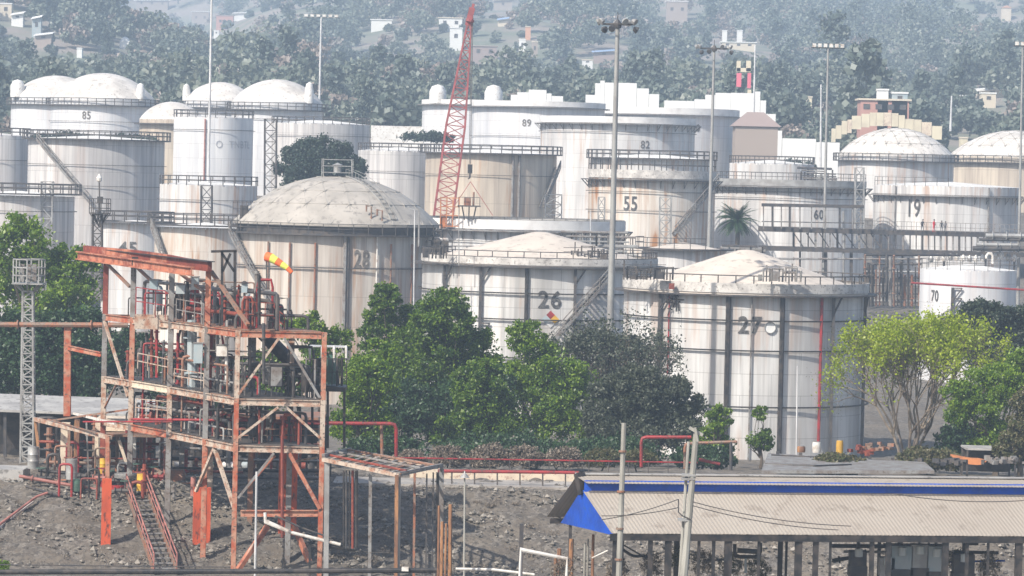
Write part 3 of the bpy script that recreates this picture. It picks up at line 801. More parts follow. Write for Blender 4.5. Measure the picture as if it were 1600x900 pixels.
T('dr1','white domed tank on the right below the stepped yellow wall',1310,1490,243,600,'sh_white','dome',200,walk=251,rt=.12,ribs=True,rings=(),group='storage tanks')
T('dr2','white domed tank cut by the right edge of the photo',1482,1690,246,625,'sh_beige','dome',204,walk=254,rt=.12,ribs=True)
T('19','white tank numbered 19 above the pipe bridge',1366,1594,291,500,'sh_white','cone',284,rt=.06,rings=(305,),num=('19',1429,325,25,'num',.62,.03),rmat='white',brackets=20,girder=306,pipes=((1400,292,380,'grey',.1),(1543,292,380,'grey',.1)),railarc=(-1.5,-.1))
T('70','white tank numbered 70 with a red ring pipe, at the right',1438,1588,421,400,'sh_clean','cone',413,rt=.05,num=('70',1461,462,16,'num',.6,.04),rmat='white',pipes=((1489,450,500,'brace'),))
T('fm','low white floating roof tank behind the conical roofed tank 26',640,976,346,425,'sh_white','float',band=(344,359,'bandw'),girder=361,brackets=30,rail=True,railh=.35,rt=.05,rings=(378,))
T('sm','small white tank between the tanks numbered 26 and 27',1004,1134,390,385,'sh_white','cone',379,rt=.07,walk=389,rmat='conebeige',railarc=(-2.2,.4))
# front row
r28 = T('28','large beige domed tank numbered 28 with stained panels',372,679,349,370,'sh_cream','dome',275,'domebeige',walk=366,rt=.06,ribs=True,eave=.5,railh=1.0,
  num=('28',565,405,25,'numg',.62,.02),rings=(419,),band=(352,366,'dark'),  # dark band paints in the shade under the dome eave
  pipes=tuple((x,380,560,'brown',.10) for x in (420,453,492,608,640))+((538,368,560,'grey',.2),(543,368,560,'dark',.12),(587,366,500,'whitepipe',.09)),stair=((372,362),(452,512)))
r26 = T('26','grey white cone roofed tank numbered 26 with a hazard diamond',660,1026,409,345,'sh_front','cone',362,'conebeige',girder=417,band=(404,415,'band'),rt=.08,
  railh=1.15,num=('26',859,468,24,'num',.95,.04),rings=(459,500,560),pipes=((697,418,720,'brace'),(752,418,720,'brace'),(822,418,720,'black',.17),(896,418,720,'brace')),
  stair=((946,432),(852,545)),eave=.05,pipemat='black')
r27 = T('27','big grey white cone roofed tank numbered 27 behind the blue gabled shed',975,1355,452,316,'sh_front','cone',390,'conebeige',zb=-.3,girder=461,band=(443,458,'band'),rt=.09,
  railh=1.45,num=('27',1172,508,24,'num',.95,.04),rings=(501,548,636),pipes=((1033,462,720,'brace'),(1137,462,720,'black',.21),(1220,462,720,'black',.21),(1297,462,720,'brace'),
  (1280,462,690,'red',.13),(1047,462,590,'red',.07),(1345,462,720,'brace'),(1173,462,720,'grey',.07)),eave=.05,pipemat='black')

def disc_on(tk, px, py, r, mat, name, diamond=None):
    root, cc, R, zt, _ = tk; k = k_(cc[1]); cx = 800 + 0
    c0 = None
    ph = phi_at(cc, R, px, py)
    z = P(px, py, cc[1]-R*math.cos(ph)).z
    def pt(u, w, off=.09): return cyl(cc, R+off, ph+u/R, z+w)
    mb = MB()
    if diamond:
        for i, (u, w, m) in enumerate(((0,1,0),(1,0,1),(0,-1,2),(-1,0,3))):
            mb.mi = m
            s = r*.5
            mb.add([pt(u*s, w*s+s), pt(u*s+s, w*s), pt(u*s, w*s-s), pt(u*s-s, w*s)], [(0,1,2,3)])
        return mb.build(name, [M[m] for m in diamond], root)
    n = 24; mb.add([pt(r*math.cos(6.283*i/n), r*math.sin(6.283*i/n)) for i in range(n)], [tuple(range(n))])
    mb.mi = 1
    for i in range(n):
        a, b = 6.283*i/n, 6.283*(i+1)/n
        mb.beam(pt(r*math.cos(a), r*math.sin(a), .12), pt(r*math.cos(b), r*math.sin(b), .12), .07, .07)
    return mb.build(name, [M['hwhite'], M['galv']], root)
disc_on(r27, 1203, 512, .46, 'mastw', 'painted_disc')
disc_on(r26, 860, 499, .8, None, 'hazard_diamond', ['red', 'yellow', 'mastw', 'ltblue'])

# roof platform, ladder and gear of the beige dome
def dome28():
    root, cc, R, zt, rz = r28
    mb = MB(); k = k_(370)
    a = P(520, 274, 370); w = 1.5
    for sx in (-w, w):
        for sy in (-w, w): mb.beam((cc[0]+sx, cc[1]+sy, rz(2)-.2), (cc[0]+sx, cc[1]+sy, a.z+1.7), .08, .08)
    for z in (a.z+.3, a.z+.95, a.z+1.6):
        for s in (-w, w):
            mb.beam((cc[0]-w, cc[1]+s, z), (cc[0]+w, cc[1]+s, z), .06, .06); mb.beam((cc[0]+s, cc[1]-w, z), (cc[0]+s, cc[1]+w, z), .06, .06)
    mb.box((cc[0], cc[1], a.z+.28), (2*w, 2*w, .08)); mb.lathe((cc[0],cc[1],0), [(.4,a.z+.3),(.4,a.z+1.0),(.6,a.z+1.05),(.01,a.z+1.3)], 10)
    mb.build('roof_platform', M['galv'], root)
    mb = MB()                                     # roof stair with handrails down the dome
    prev = None
    for i in range(15):
        r = 1.6 + (R-1.6)*i/14; ph = .62
        p = cyl(cc, r, ph, rz(r)+.12); q = cyl(cc, r, ph+.75/r, rz(r)+.12)
        mb.beam(p, q, .12, .04)
        if prev:
            for u, v_ in ((prev[0], p), (prev[1], q)):
                mb.beam(u, v_, .05, .12); mb.beam(u+Vector((0,0,.7)), v_+Vector((0,0,.7)), .035, .035)
        mb.beam(p, p+Vector((0,0,.7)), .035, .035)
        prev = (p, q)
    mb.build('roof_stair', M['galv'], root)
    for (px, py, h) in ((580, 345, 1.4), (597, 345, 1.0)):
        q = P(px, py, 361); mb = MB(); mb.path([q, q+Vector((0,0,h)), q+Vector((-.5,0,h+.1)), q+Vector((-.5,0,h-.5))], .08, 6); mb.build('roof_vent', M['brown'], root)
    mb = MB(); 
    q0 = P(686, 395, 366)
    mb.box((q0.x, q0.y, q0.z+.1), (2.8, 2.2, .2)); 
    for dx in (-1.3,-.45,.45,1.3):
        for dy in (-1,1): mb.beam((q0.x+dx,q0.y+dy,q0.z),(q0.x+dx,q0.y+dy,q0.z+1.3),.07,.07)
    for z in (.6,1.2):
        for dy in (-1,1): mb.beam((q0.x-1.3,q0.y+dy,q0.z+z),(q0.x+1.3,q0.y+dy,q0.z+z),.06,.06)
    mb.lathe((q0.x-.3,q0.y,0), [(.5,q0.z+.2),(.55,q0.z+1.2),(.3,q0.z+1.5),(.01,q0.z+1.55)], 12)
    mb.box((q0.x+.6,q0.y-.2,q0.z+.7),(.7,.6,1.0)); mb.path([(q0.x+.2,q0.y,q0.z+1.5),(q0.x+.2,q0.y,q0.z+2.2),(q0.x-.6,q0.y,q0.z+2.2),(q0.x-.6,q0.y,q0.z+1.4)],.1,6)
    mb.beam((q0.x-1.2,q0.y,q0.z),(q0.x-2.4,q0.y+.5,q0.z-2.5),.15,.15); mb.beam((q0.x+1.2,q0.y,q0.z),(q0.x-2.2,q0.y+.5,q0.z-3.2),.15,.15)
    mb.build('equipment_platform', M['dark'], root)
    mb = MB(); q1 = P(376, 352, 366)
    for i in range(5):
        mb.beam((q1.x-.8+i*.45,q1.y,q1.z-.2),(q1.x-.8+i*.45,q1.y,q1.z+2.4),.06,.06)
    for z in (.5,1.1,1.7,2.3): mb.beam((q1.x-.8,q1.y,q1.z+z),(q1.x+1.0,q1.y,q1.z+z),.05,.05)
    mb.box((q1.x+.3,q1.y+.3,q1.z+1.2),(.8,.5,1.6)); mb.box((q1.x,q1.y+.1,q1.z-.1),(2.2,1.4,.14))
    mb.build('stair_landing', M['dark'], root)
dome28()

def roof_clutter(tk, label_name, px0, px1, py, D, seed, mat='dark', h=1.8):
    """pipework, valves and rails standing on a tank's rim walkway: one part of the tank"""
    root = tk[0]; mb = MB(); rs = np.random.RandomState(seed); k = k_(D)
    n = int((px1-px0)/5)
    for i in range(n):
        q = P(px0+(px1-px0)*(i+.5)/n, py, D+rs.uniform(-.6,.6)); hh = h*rs.uniform(.4,1.0)
        t = rs.rand()
        if t < .5: mb.beam(q, q+Vector((0,0,hh)), rs.uniform(.05,.14), .08)
        elif t < .8:
            w = rs.uniform(.4,1.1); mb.path([q, q+Vector((0,0,hh*.8)), q+Vector((w,0,hh*.8)), q+Vector((w,0,0))], .07, 6)
        else: mb.box(q+Vector((0,0,hh*.3)), (rs.uniform(.3,.7), .5, hh*.5))
    for f in (.35, .7, 1.0):
        a = P(px0, py, D); b = P(px1, py, D); mb.beam(a+Vector((0,0,h*f*.7)), b+Vector((0,0,h*f*.7)), .05, .05)
    mb.build(label_name, M[mat], root)
roof_clutter(r26, 'rim_pipework', 880, 952, 408, 338, 4)
roof_clutter(r27, 'rim_pipework', 972, 1040, 437, 308, 5)
roof_clutter(r27, 'rim_pipework', 1185, 1245, 440, 305, 6, 'grey')
roof_clutter(r26, 'rim_pipework', 662, 700, 404, 336, 8)
def hang27():
    # dark fouled patch bracket with bunch of hoses on tank 27
    root, cc, R, zt, rz = r27; q = P(1052, 470, cc[1]-R*.80); mb = MB(); rs = np.random.RandomState(9)
    for i in range(26):
        a = q+Vector((rs.normal()*.3, -.2+rs.normal()*.1, rs.normal()*.3)); b = a+Vector((rs.normal()*.5, rs.normal()*.1, rs.normal()*.45))
        mb.path([a, a.lerp(b,.5)+Vector((0,0,.1)), b], .05, 4)
    mb.build('hose_bundle', M['black'], root)
    mb = MB(); q = P(1049, 447, cc[1]-R*.80)
    mb.box(q+Vector((0,-.5,0)), (.45,.4,.5)); mb.build('valve_box', M['brick'], root)
hang27()
# ---------------------------------------------------------------- trees round the tanks
def TR(label, lobes, D, mat, n, leaf, **kw):
    kind = kw.pop('kind', 'leafy_tree'); return tree(kind, label, lobes, D, L_[mat], n, leaf, **kw)
TR('loose leafy tree at the left edge, in front of the low grey tank', [(38,385,58,58,3),(108,440,58,64,3),(20,450,60,65,2.5),(80,500,90,55,2.5)], 292, 'bright', 23000, .34, base=60, seed=21, crad=.24, nclump=90, hollow=.3, branches=22)
TR('dark dense tree at the left edge, behind the lattice camera mast', [(30,560,95,80,3),(125,555,75,80,3),(80,600,130,60,2)], 262, 'deep', 44000, .30, base=90, seed=22, nclump=90)
TR('green sapling behind the top deck of the orange steel frame', [(486,512,26,30,3),(452,515,30,22,2),(530,530,30,28,2),(505,560,45,40,3)], 262, 'bright', 12000, .26, base=500, seed=23, nclump=50)
TR('tall narrow green tree standing before the beige domed tank', [(602,470,28,34,2),(592,520,38,40,2),(640,520,40,50,2),(585,600,60,60,4)], 276, 'green', 26000, .28, base=600, seed=24, nclump=90, crad=.24)
TR('largest green tree in front of the gap between tanks 28 and 26', [(690,500,58,52,4),(660,560,78,60,4),(740,560,50,60,3),(680,640,95,70,4)], 270, 'green', 52000, .27, base=690, seed=25, nclump=130, crad=.22, branches=26)
TR('dark green tree filling the gap under the two largest crowns', [(640,650,70,60,3),(720,650,70,60,3),(770,620,40,60,2)], 262, 'deep', 30000, .27, base=700, seed=26, nclump=80)
TR('light green bushy tree low beside the orange steel frame', [(575,600,48,50,3),(560,660,60,45,3),(600,560,30,40,1)], 250, 'bright', 20000, .24, base=570, seed=27, nclump=60)
TR('bright green tree in front of the numbered 26 tank', [(822,530,34,34,2),(850,590,72,62,5),(790,600,40,50,2),(870,655,70,60,4),(905,610,42,50,2)], 266, 'bright', 50000, .26, base=850, seed=28, nclump=130, crad=.22, branches=24)
TR('mid green tree between the largest tree and the bright green one', [(750,610,50,60,3),(770,660,66,50,3),(725,680,60,40,2)], 256, 'green', 30000, .25, base=755, seed=29, nclump=70)
TR('dusty olive tree with a thin crown behind the tall light mast', [(925,540,44,24,2),(985,545,36,26,1.4),(950,595,60,46,3)], 287, 'dusty', 11000, .28, base=960, seed=30, nclump=80, crad=.25, hollow=.3, branches=30, twigs=60)
TR('dense dusty grey tree in front of the left side of tank 27', [(1000,610,62,50,4),(960,640,62,60,4),(1050,640,55,55,4),(1000,680,110,45,4)], 262, 'dusty', 44000, .27, base=1005, seed=31, nclump=120, crad=.24)
TR('small green tree between the dusty tree and the sapling', [(1122,655,24,28,3),(1110,690,30,34,3),(1135,700,24,20,1)], 258, 'bright', 7000, .25, base=1120, seed=32, nclump=36)
TR('thin green sapling in front of the middle of tank 27', [(1188,646,14,15,1.4),(1190,688,24,22,3)], 262, 'green', 3600, .25, base=1190, seed=33, nclump=26, r0=.12)
def forked_tree(kind, label, px, pyb, D, spread, height, mat, dry, seed, nl, leaf, r0, levels=5, stems=5, group=None, bark='barkp', up=.35, dryfrac=.5, minpy=0):
    """trunk that forks again and again; leaves sit in tufts on the outer twigs"""
    b = P(px, pyb, D); b.z = G(b.x, D); rs = np.random.RandomState(seed)
    root = thing(kind, label, 'tree', b, group); mb = MB(); tips = []; mids = []
    def grow(p, d, L, r, lv):
        q = p
        pts = [p]; dd = d.copy()
        for i in range(3):
            dd = (dd + Vector((rs.normal()*.16, rs.normal()*.16, rs.normal()*.08+.05*up))).normalized(); q = q + dd*L/3; pts.append(q)
        mb.path(pts, [r, r*.88, r*.78, r*.68], 7 if lv < 2 else 4, cap=False)
        if lv >= 2: mids.append(q)
        if lv >= levels: tips.append(q); return
        k = 3 if lv < 3 or rs.rand() < .4 else 2
        a0 = rs.uniform(0, 6.28)
        for j in range(k):
            a = a0 + j*6.28/k + rs.normal()*.4; sp = rs.uniform(.35, .75)*spread
            x = dd.cross(Vector((0,0,1)) if abs(dd.z) < .95 else Vector((1,0,0))).normalized(); y = dd.cross(x)
            nd = (dd + (x*math.cos(a)+y*math.sin(a))*sp + Vector((0,0,.10*up))).normalized()
            grow(q, nd, L*rs.uniform(.66,.86), r*.62, lv+1)
    for s_ in range(stems):
        a = s_*6.28/stems+rs.normal()*.3
        grow(b+Vector((math.cos(a)*r0*.5, math.sin(a)*r0*.5, -.3)), Vector((math.cos(a)*.42*spread, math.sin(a)*.42*spread, 1)).normalized(), height*.30, r0, 0)
    mb.build('trunk', M[bark], root, True)
    T_ = np.array([t[:] for t in tips]); m_ = np.array([t[:] for t in mids])
    w = .15+rs.rand(len(T_))**2*(T_[:,2]-T_[:,2].min()+1)
    pk = rs.choice(len(T_), nl, p=w/w.sum()); pts = T_[pk]+rs.normal(size=(nl,3))*np.array([.26,.26,.42])
    me = leaves_mesh('crown', pts-np.array(b), leaf, L_[mat], .65); o = bpy.data.objects.new('crown', me); COL.objects.link(o); o.parent = root
    if dry:
        n2 = int(nl*dryfrac); pk = rs.choice(len(m_), n2); pts = m_[pk]+rs.normal(size=(n2,3))*.45
        me = leaves_mesh('dry_foliage', pts-np.array(b), leaf*.62, L_[dry], .35); o = bpy.data.objects.new('dry_foliage', me); COL.objects.link(o); o.parent = root
forked_tree('leafy_tree', 'yellow green tree with bare pale branches right of tank 27', 1420, 728, 258, .62, 10.8, 'yellow', 'olive', 34, 17000, .23, .15, levels=5, stems=6, dryfrac=1.0)
forked_tree('leafy_tree', 'thin grey green tree behind the tall light mast', 955, 700, 287, .75, 10.6, 'dusty', 'dry', 35, 8000, .24, .16, levels=5, stems=4, bark='bark', dryfrac=.3)
TR('dark mango tree behind the yellow green tree', [(1535,498,56,30,4),(1590,515,60,40,4),(1500,530,50,45,3),(1560,560,60,50,3)], 300, 'mango', 38000, .30, base=1550, seed=35, nclump=110, crad=.24)
TR('green feathery tree at the right, behind the shed roof', [(1560,600,60,36,4),(1530,640,62,40,4),(1590,570,30,36,2),(1500,620,34,30,2),(1560,680,60,30,2)], 250, 'bright', 30000, .22, base=1560, seed=36, nclump=90, crad=.24)
TR('brownish half dry tree cut by the right edge above the shed', [(1598,660,26,62,3),(1580,700,30,30,2)], 240, 'olive', 9000, .22, base=1596, seed=37, nclump=40)
TR('round dark tree rising behind the beige domed tank', [(500,250,62,38,5),(468,258,42,34,3),(540,266,40,32,3),(505,285,72,40,4)], 482, 'fardark', 36000, .42, fork=300, base=505, seed=38, nclump=110, crad=.22, hollow=.6, r0=.4)
for i, (px, py, hw, hh, D, lab) in enumerate(((95,216,60,9,545,'low scrub on the bank below the tank numbered 85'),(195,219,60,9,545,'long low hedge right of the scrub below the tank numbered 85'),
      (665,214,52,8,610,'low scrub below the long white wall'),(1230,262,50,12,560,'dark scrub between the white stepped wall and the right domed tank'))):
    TR(lab, [(px,py,hw,hh,1),(px+hw*.4,py+2,hw*.6,hh,1)], D, 'fardark', 3500, .5, seed=60+i, kind='shrub', cat='shrub', r0=.1, depth=.4, branches=5)
for i, (px, py, hw, hh, D, mt, lab) in enumerate(((1100,712,50,20,250,'deep','dark undergrowth left of the sapling by tank 27'),(1310,725,45,16,236,'olive','olive scrub at the edge of the grey patched roof'),(1455,716,50,20,247,'olive','olive scrub behind the yellow green tree foot'),(1505,690,46,34,258,'deep','dark scrub under the feathery green tree'),
      (1560,712,50,22,252,'deep','dark scrub beside the low lean-to'),(600,705,70,24,246,'deep','dark undergrowth below the light green bushy tree'),(780,705,120,26,250,'deep','dark undergrowth below the centre trees'),(960,706,90,22,248,'deep','dark undergrowth below the dusty trees'),(200,560,60,50,270,'deep','dark tree mass seen through the left bays of the frame'),(300,600,80,60,262,'deep','dark tree mass seen through the middle of the frame'),(420,600,60,60,262,'green','green tree mass seen through the near bay of the frame'))):
    TR(lab, [(px,py,hw,hh,1),(px+hw*.4,py+4,hw*.7,hh,1),(px-hw*.4,py+3,hw*.7,hh,1)], D, mt, 9000, .26, seed=160+i, kind='shrub', cat='shrub', r0=.08, branches=8)
for i, (px, hw, hh) in enumerate(((640,30,14),(700,34,20),(765,36,26),(820,34,22),(880,36,18),(940,34,16),(1000,34,14))):
    TR('dry greyish bush behind the red railing, %s from the left' % ['first','second','third','fourth','fifth','sixth','seventh'][i], [(px,716,hw,hh,1)], 236, 'dry' if i < 5 else 'olive', 4200, .17,
       seed=70+i, kind='bush', cat='bush', r0=.05, branches=8, group='dry bushes behind the railing')
for i, (px, py) in enumerate(((1018,884),(1062,874),(1098,880),(1140,884),(965,892),(1185,890),(880,893),(1500,878),(1545,884))):
    TR('ochre weed clump under the shed, %s from the left' % ['third','fourth','fifth','sixth','second','seventh','first','eighth','ninth'][i], [(px,py,22,26,1)], 176, 'olive' if i % 2 else 'dry', 1100, .16,
       seed=90+i, kind='weed', cat='weed', r0=.03, branches=8, group='weeds under the shed', aspect=.25)
TR('tiny green weed at the lower left corner', [(6,885,12,10,1)], 196, 'bright', 500, .14, seed=99, kind='weed', cat='weed', r0=.02, branches=4)

def palm():
    D = 438; b = P(1150, 400, D); k = k_(D)
    root = thing('palm_tree', 'shaggy date palm in front of the tank numbered 60', 'palm', (b.x, D, G(b.x, D)))
    zc = P(1150, 343, D).z
    mb = MB(); mb.path([(b.x, D, G(b.x, D)-.3), (b.x+.15, D, zc-2), (b.x, D, zc)], [.34, .28, .3], 9); mb.build('trunk', M['bark'], root, True)
    rs = np.random.RandomState(4)
    for f in range(74):
        mb = MB(); a = rs.uniform(0, 6.28); el = rs.uniform(-.75, 1.25); L = rs.uniform(2.0, 3.1)
        d = Vector((math.cos(a)*math.cos(el), math.sin(a)*math.cos(el), math.sin(el))); p = Vector((b.x, D, zc)); pts = [p]
        for i in range(9):
            d = (d + Vector((0, 0, -.09))).normalized(); p = p + d*L/9; pts.append(p)
        mb.path(pts, [.05-.0045*i for i in range(10)], 4)
        side = d.cross(Vector((0, 0, 1))).normalized()
        for i in range(1, 10):
            for t in (0, .5):
                q = pts[i-1].lerp(pts[i], t); dd = (pts[i]-pts[i-1]).normalized()
                for s in (-1, 1):
                    l = .62*math.sin(math.pi*(i+t)/11+.25)
                    e = q + (side*s*.8 + dd*.6 + Vector((0,0,-.25))).normalized()*l
                    w = dd*.06; mb.add([q-w, q+w, e], [(0,1,2)])
        mb.build('frond', L_['deep'], root)
palm()

# ---------------------------------------------------------------- the orange steel frame
def bank(px, py, dz=.0):
    lo, hi = 195.0, 222.0                    # the point of the gravel bank seen at the pixel
    for _ in range(40):
        m = (lo+hi)/2; p = P(px, py, m)
        if p.z > G(p.x, p.y)+dz: lo = m
        else: hi = m
    return P(px, py, lo)
def Dl(px): return 200 + 18*(370-px)/208.0
XA = [370, 322, 265, 205, 162]                    # photo columns of the side face, near to far
VA = [(P(x, 620, Dl(x)).x, Dl(x)) for x in XA]
XB0 = P(505, 620, 200).x
VB = [(XB0 + (x - VA[0][0]), y) for x, y in VA]
LV = [P(370, 516, 200).z, P(370, 622, 200).z, P(370, 695, 200).z]
GF = [G(x, y) for x, y in VA]
fr = thing('steel_structure', 'tall rusty orange open steel frame with three grated decks', 'steel frame', (VA[2][0]+2, 208, 3.5))
def part(mb, name, mat, parent=fr, smooth=False, label=None):
    o = mb.build(name, M[mat] if isinstance(mat, str) else mat, parent, smooth)
    if label: o['label'] = label
    return o
ztop = P(325, 408, Dl(322)).z
tops = [LV[0]+.15, ztop, P(265, 402, Dl(265)).z, P(205, 398, Dl(205)).z, P(162, 400, Dl(162)).z]
cmat = [['salmon','salmon','pale'], ['salmon','grey','grey'], ['grey','pale','grey'], ['grey','pale','salmon'], ['brick','pale','grey']]
segs = lambda z0, z1: [z for z in (z0, LV[2], LV[1], LV[0], z1)]
for i, ((ax, ay), (bx, by)) in enumerate(zip(VA, VB)):
    for side, (x, y) in ((0, (ax, ay)), (1, (bx, by))):
        zb = G(x, y) - .4
        if i == 0: zb = 1.2
        top = tops[i] if side == 0 else LV[0]+.15
        cuts = [zb, LV[2], LV[1], LV[0]] + ([top] if top > LV[0]+.5 else [])
        for j in range(len(cuts)-1):
            mt = cmat[i][min(j, 2)] if side == 0 else ['salmon','pale','salmon'][j % 3] if i == 0 else ['pale','grey','brown'][(i+j) % 3]
            if j == 3: mt = ['salmon','orange','grey','grey','brick'][i]
            mb = MB(); w = .30 if i else .27
            mb.ibeam((x, y, cuts[j]), (x, y, cuts[j+1]-.004), w, w, .05)
            part(mb, 'column', mt)
# concrete pedestals
for (px, py0, py1, wpx, D, d) in ((316,762,845,27,bank(316,845).y,.8), (167,748,850,15,bank(167,850).y,.5), (452,650,832,28,bank(452,832).y,.9)):
    a, c = P(px, py0, D), P(px, py1, D); w = wpx/k_(D); mb = MB()
    mb.box((a.x, D, (a.z+c.z)/2-.1), (w, d, a.z-c.z+.2), .12); part(mb, 'pedestal', 'blockred')
# deck edge beams
bm = {0: ['salmon','pale','pale','salmon'], 1: ['pale','pale','cream','pale'], 2: ['pale','pale','salmon','pale']}
for li, z in enumerate(LV):
    for i in range(4):
        a, b = VA[i], VA[i+1]; u = Vector((b[0]-a[0], b[1]-a[1], 0)).normalized()*.16
        mb = MB(); mb.ibeam(Vector((a[0], a[1], z-.2))+u, Vector((b[0], b[1], z-.2))-u, .22, .38, .04); part(mb, 'beam', bm[li][i])
        a, b = VB[i], VB[i+1]
        mb = MB(); mb.ibeam(Vector((a[0], a[1], z-.2))+u, Vector((b[0], b[1], z-.2))-u, .22, .38, .04); part(mb, 'beam', ['brown','grey','pale','brown'][i])
    for i in range(5):
        if li == 2 and i == 4: continue
        mb = MB(); mb.ibeam((VA[i][0]+.16, VA[i][1], z-.2), (VB[i][0]-.16, VB[i][1], z-.2), .22, .36, .04)
        part(mb, 'beam', ['salmon','pale','pale'][li] if i == 0 else 'brown')
    # grating deck with joists
    mb = MB(); n = 34
    for q in range(n):
        t0, t1 = q/n, (q+.72)/n
        if li == 0 and t0 > .80: continue
        def L(t, V, off):
            f = t*4; i = min(3, int(f)); f -= i
            return Vector((V[i][0]+(V[i+1][0]-V[i][0])*f+off, V[i][1]+(V[i+1][1]-V[i][1])*f, z))
        a, b, c, d = L(t0,VA,.2), L(t0,VB,-.2), L(t1,VB,-.2), L(t1,VA,.2)
        up = Vector((0,0,.05)); mb.hexa([a, b, c, d, a+up, b+up, c+up, d+up])
    part(mb, 'deck', 'dark' if li else 'brown')
# braces
def br(x0, y0, D0, x1, y1, D1, mat, w=.16, name='brace'):
    mb = MB(); mb.beam(P(x0, y0, D0), P(x1, y1, D1), w, w*.8); part(mb, name, mat)
for a in ((436,528,373,616,'pale'), (444,528,500,622,'grey'), (435,636,372,684,'pale'), (447,636,500,684,'pale'), (428,708,372,778,'grey'), (452,708,500,795,'orange')):
    br(a[0], a[1], 199.9, a[2], a[3], 199.9, a[4], .17 if a[4] != 'orange' else .26)
br(430,712,200.2,378,770,200.2,'orange',.16)
mb = MB(); mb.ibeam(P(376,802,200), P(497,802,200), .3, .36, .05); part(mb, 'beam', 'salmon')
br(335,700,Dl(335),306,768,Dl(322),'pale',.18); br(335,700,Dl(335),368,800,200.3,'pale',.2)
br(455,722,206,495,640+75,203,'pale',.14)
br(163,502,Dl(163),200,620,Dl(200),'pale',.16); br(182,600,Dl(182),163,638,Dl(163),'brown',.10)
br(418,822,202,372,890,201,'orange',.30); br(460,822,205,486,885,204,'orange',.28); br(400,846,201.5,360,905,201,'pale',.16)
for a in ((167,412,203,448),(208,412,240,442),(272,420,318,455)): br(a[0],a[1],Dl(a[0])-.3,a[2],a[3],Dl(a[2])-.3,'brown',.17)
br(330,424,Dl(322),388,508,199.8,'brown',.20)
# top gantry girders
zc_ = P(322, 414, Dl(322)).z
gA, gB = P(122, 399, 221), P(299, 424, 203)
mb = MB(); mb.ibeam(gA, gB, .34, .50, .06); part(mb, 'gantry_girder', 'orange')
pts = [(133,391),(162,394),(208,398),(238,402),(264,406),(294,412),(328,416)]
for i in range(6):
    a, b = pts[i], pts[i+1]; mb = MB()
    mb.beam(P(a[0], a[1], 221.5-18*(a[0]-122)/200), P(b[0], b[1], 221.5-18*(b[0]-122)/200), .25, .58); part(mb, 'gantry_plate', ['brick','orange','brick','orange','brick','brick'][i])
mb = MB(); mb.beam(P(131,386,221.4), P(330,409,202.6), .45, .05); part(mb, 'gantry_rail', 'black')
mb = MB(); q = P(211,408,212); mb.box(q, (.35,.35,.5)); mb.path([q, q-Vector((0,0,.9))], .05, 6); part(mb, 'hoist_trolley', 'black')
mb = MB(); q = P(236,503,210.5); mb.box(q, (1.9,.15,.85)); part(mb, 'gusset_plate', 'pale')
# platform over column three
def frail(x0, y0, D0, x1, y1, D1, h, mat, name='railing', n=None, parent=fr, t=.05, low=True):
    a, b = P(x0, y0, D0), P(x1, y1, D1); n = n or max(2, int((b-a).length/1.3)); mb = MB()
    for i in range(n+1):
        p = a.lerp(b, i/n); mb.beam(p, p+Vector((0,0,h)), t, t)
    for f in ((.5, 1.0) if low else (1.0,)): mb.beam(a+Vector((0,0,h*f)), b+Vector((0,0,h*f)), t, t)
    return part(mb, name, mat, parent)
frail(212,492,211,258,499,207,1.6,'red'); frail(275,500,206.5,318,508,203,1.2,'grey'); frail(385,510,201,428,512,201,1.35,'brick',n=3); frail(428,512,201,444,524,200.6,1.1,'brick',n=2)
frail(215,576,210,262,586,206.5,.9,'pale'); frail(272,598,206,318,606,203.5,.8,'pale'); frail(378,606,201,420,606,201,1.7,'dark',n=3); frail(420,600,203,500,603,203,1.0,'grey')
frail(330,634,203,368,640,201,.7,'brown'); frail(212,650,211,262,655,207,1.0,'pale'); frail(376,690,202.5,500,690,202.5,.7,'brown')
frail(334,690,205,366,694,203,.8,'pale')

# gear on the decks: every pipe, vessel and valve is its own thing
ORD = ['first','second','third','fourth','fifth','sixth','seventh','eighth','ninth','tenth','eleventh','twelfth','thirteenth','fourteenth','fifteenth','sixteenth','seventeenth','eighteenth','nineteenth','twentieth','21st','22nd','23rd','24th','25th','26th','27th','28th','29th','30th']
def pipe(pts, r, mat, label, group=None, flanges=0, name='pipe'):
    mb = MB(); W = [P(*p) if not isinstance(p, Vector) else p for p in pts]
    # round each elbow
    Q = [W[0]]
    for i in range(1, len(W)-1):
        a, b, c = W[i-1], W[i], W[i+1]; e = min(r*3, (a-b).length*.4, (c-b).length*.4)
        p, q = b+(a-b).normalized()*e, b+(c-b).normalized()*e
        Q += [p, (p+q+b*2)/4, q]
    Q.append(W[-1]); mb.path(Q, r, 8)
    for i in range(flanges):
        t = (i+.5)/flanges; p = W[0].lerp(W[1], t); d = (W[1]-W[0]).normalized()*.04
        mb.path([p-d, p+d], r*1.8, 8)
    return solo(mb, name, M[mat], label, 'pipe', group, True)

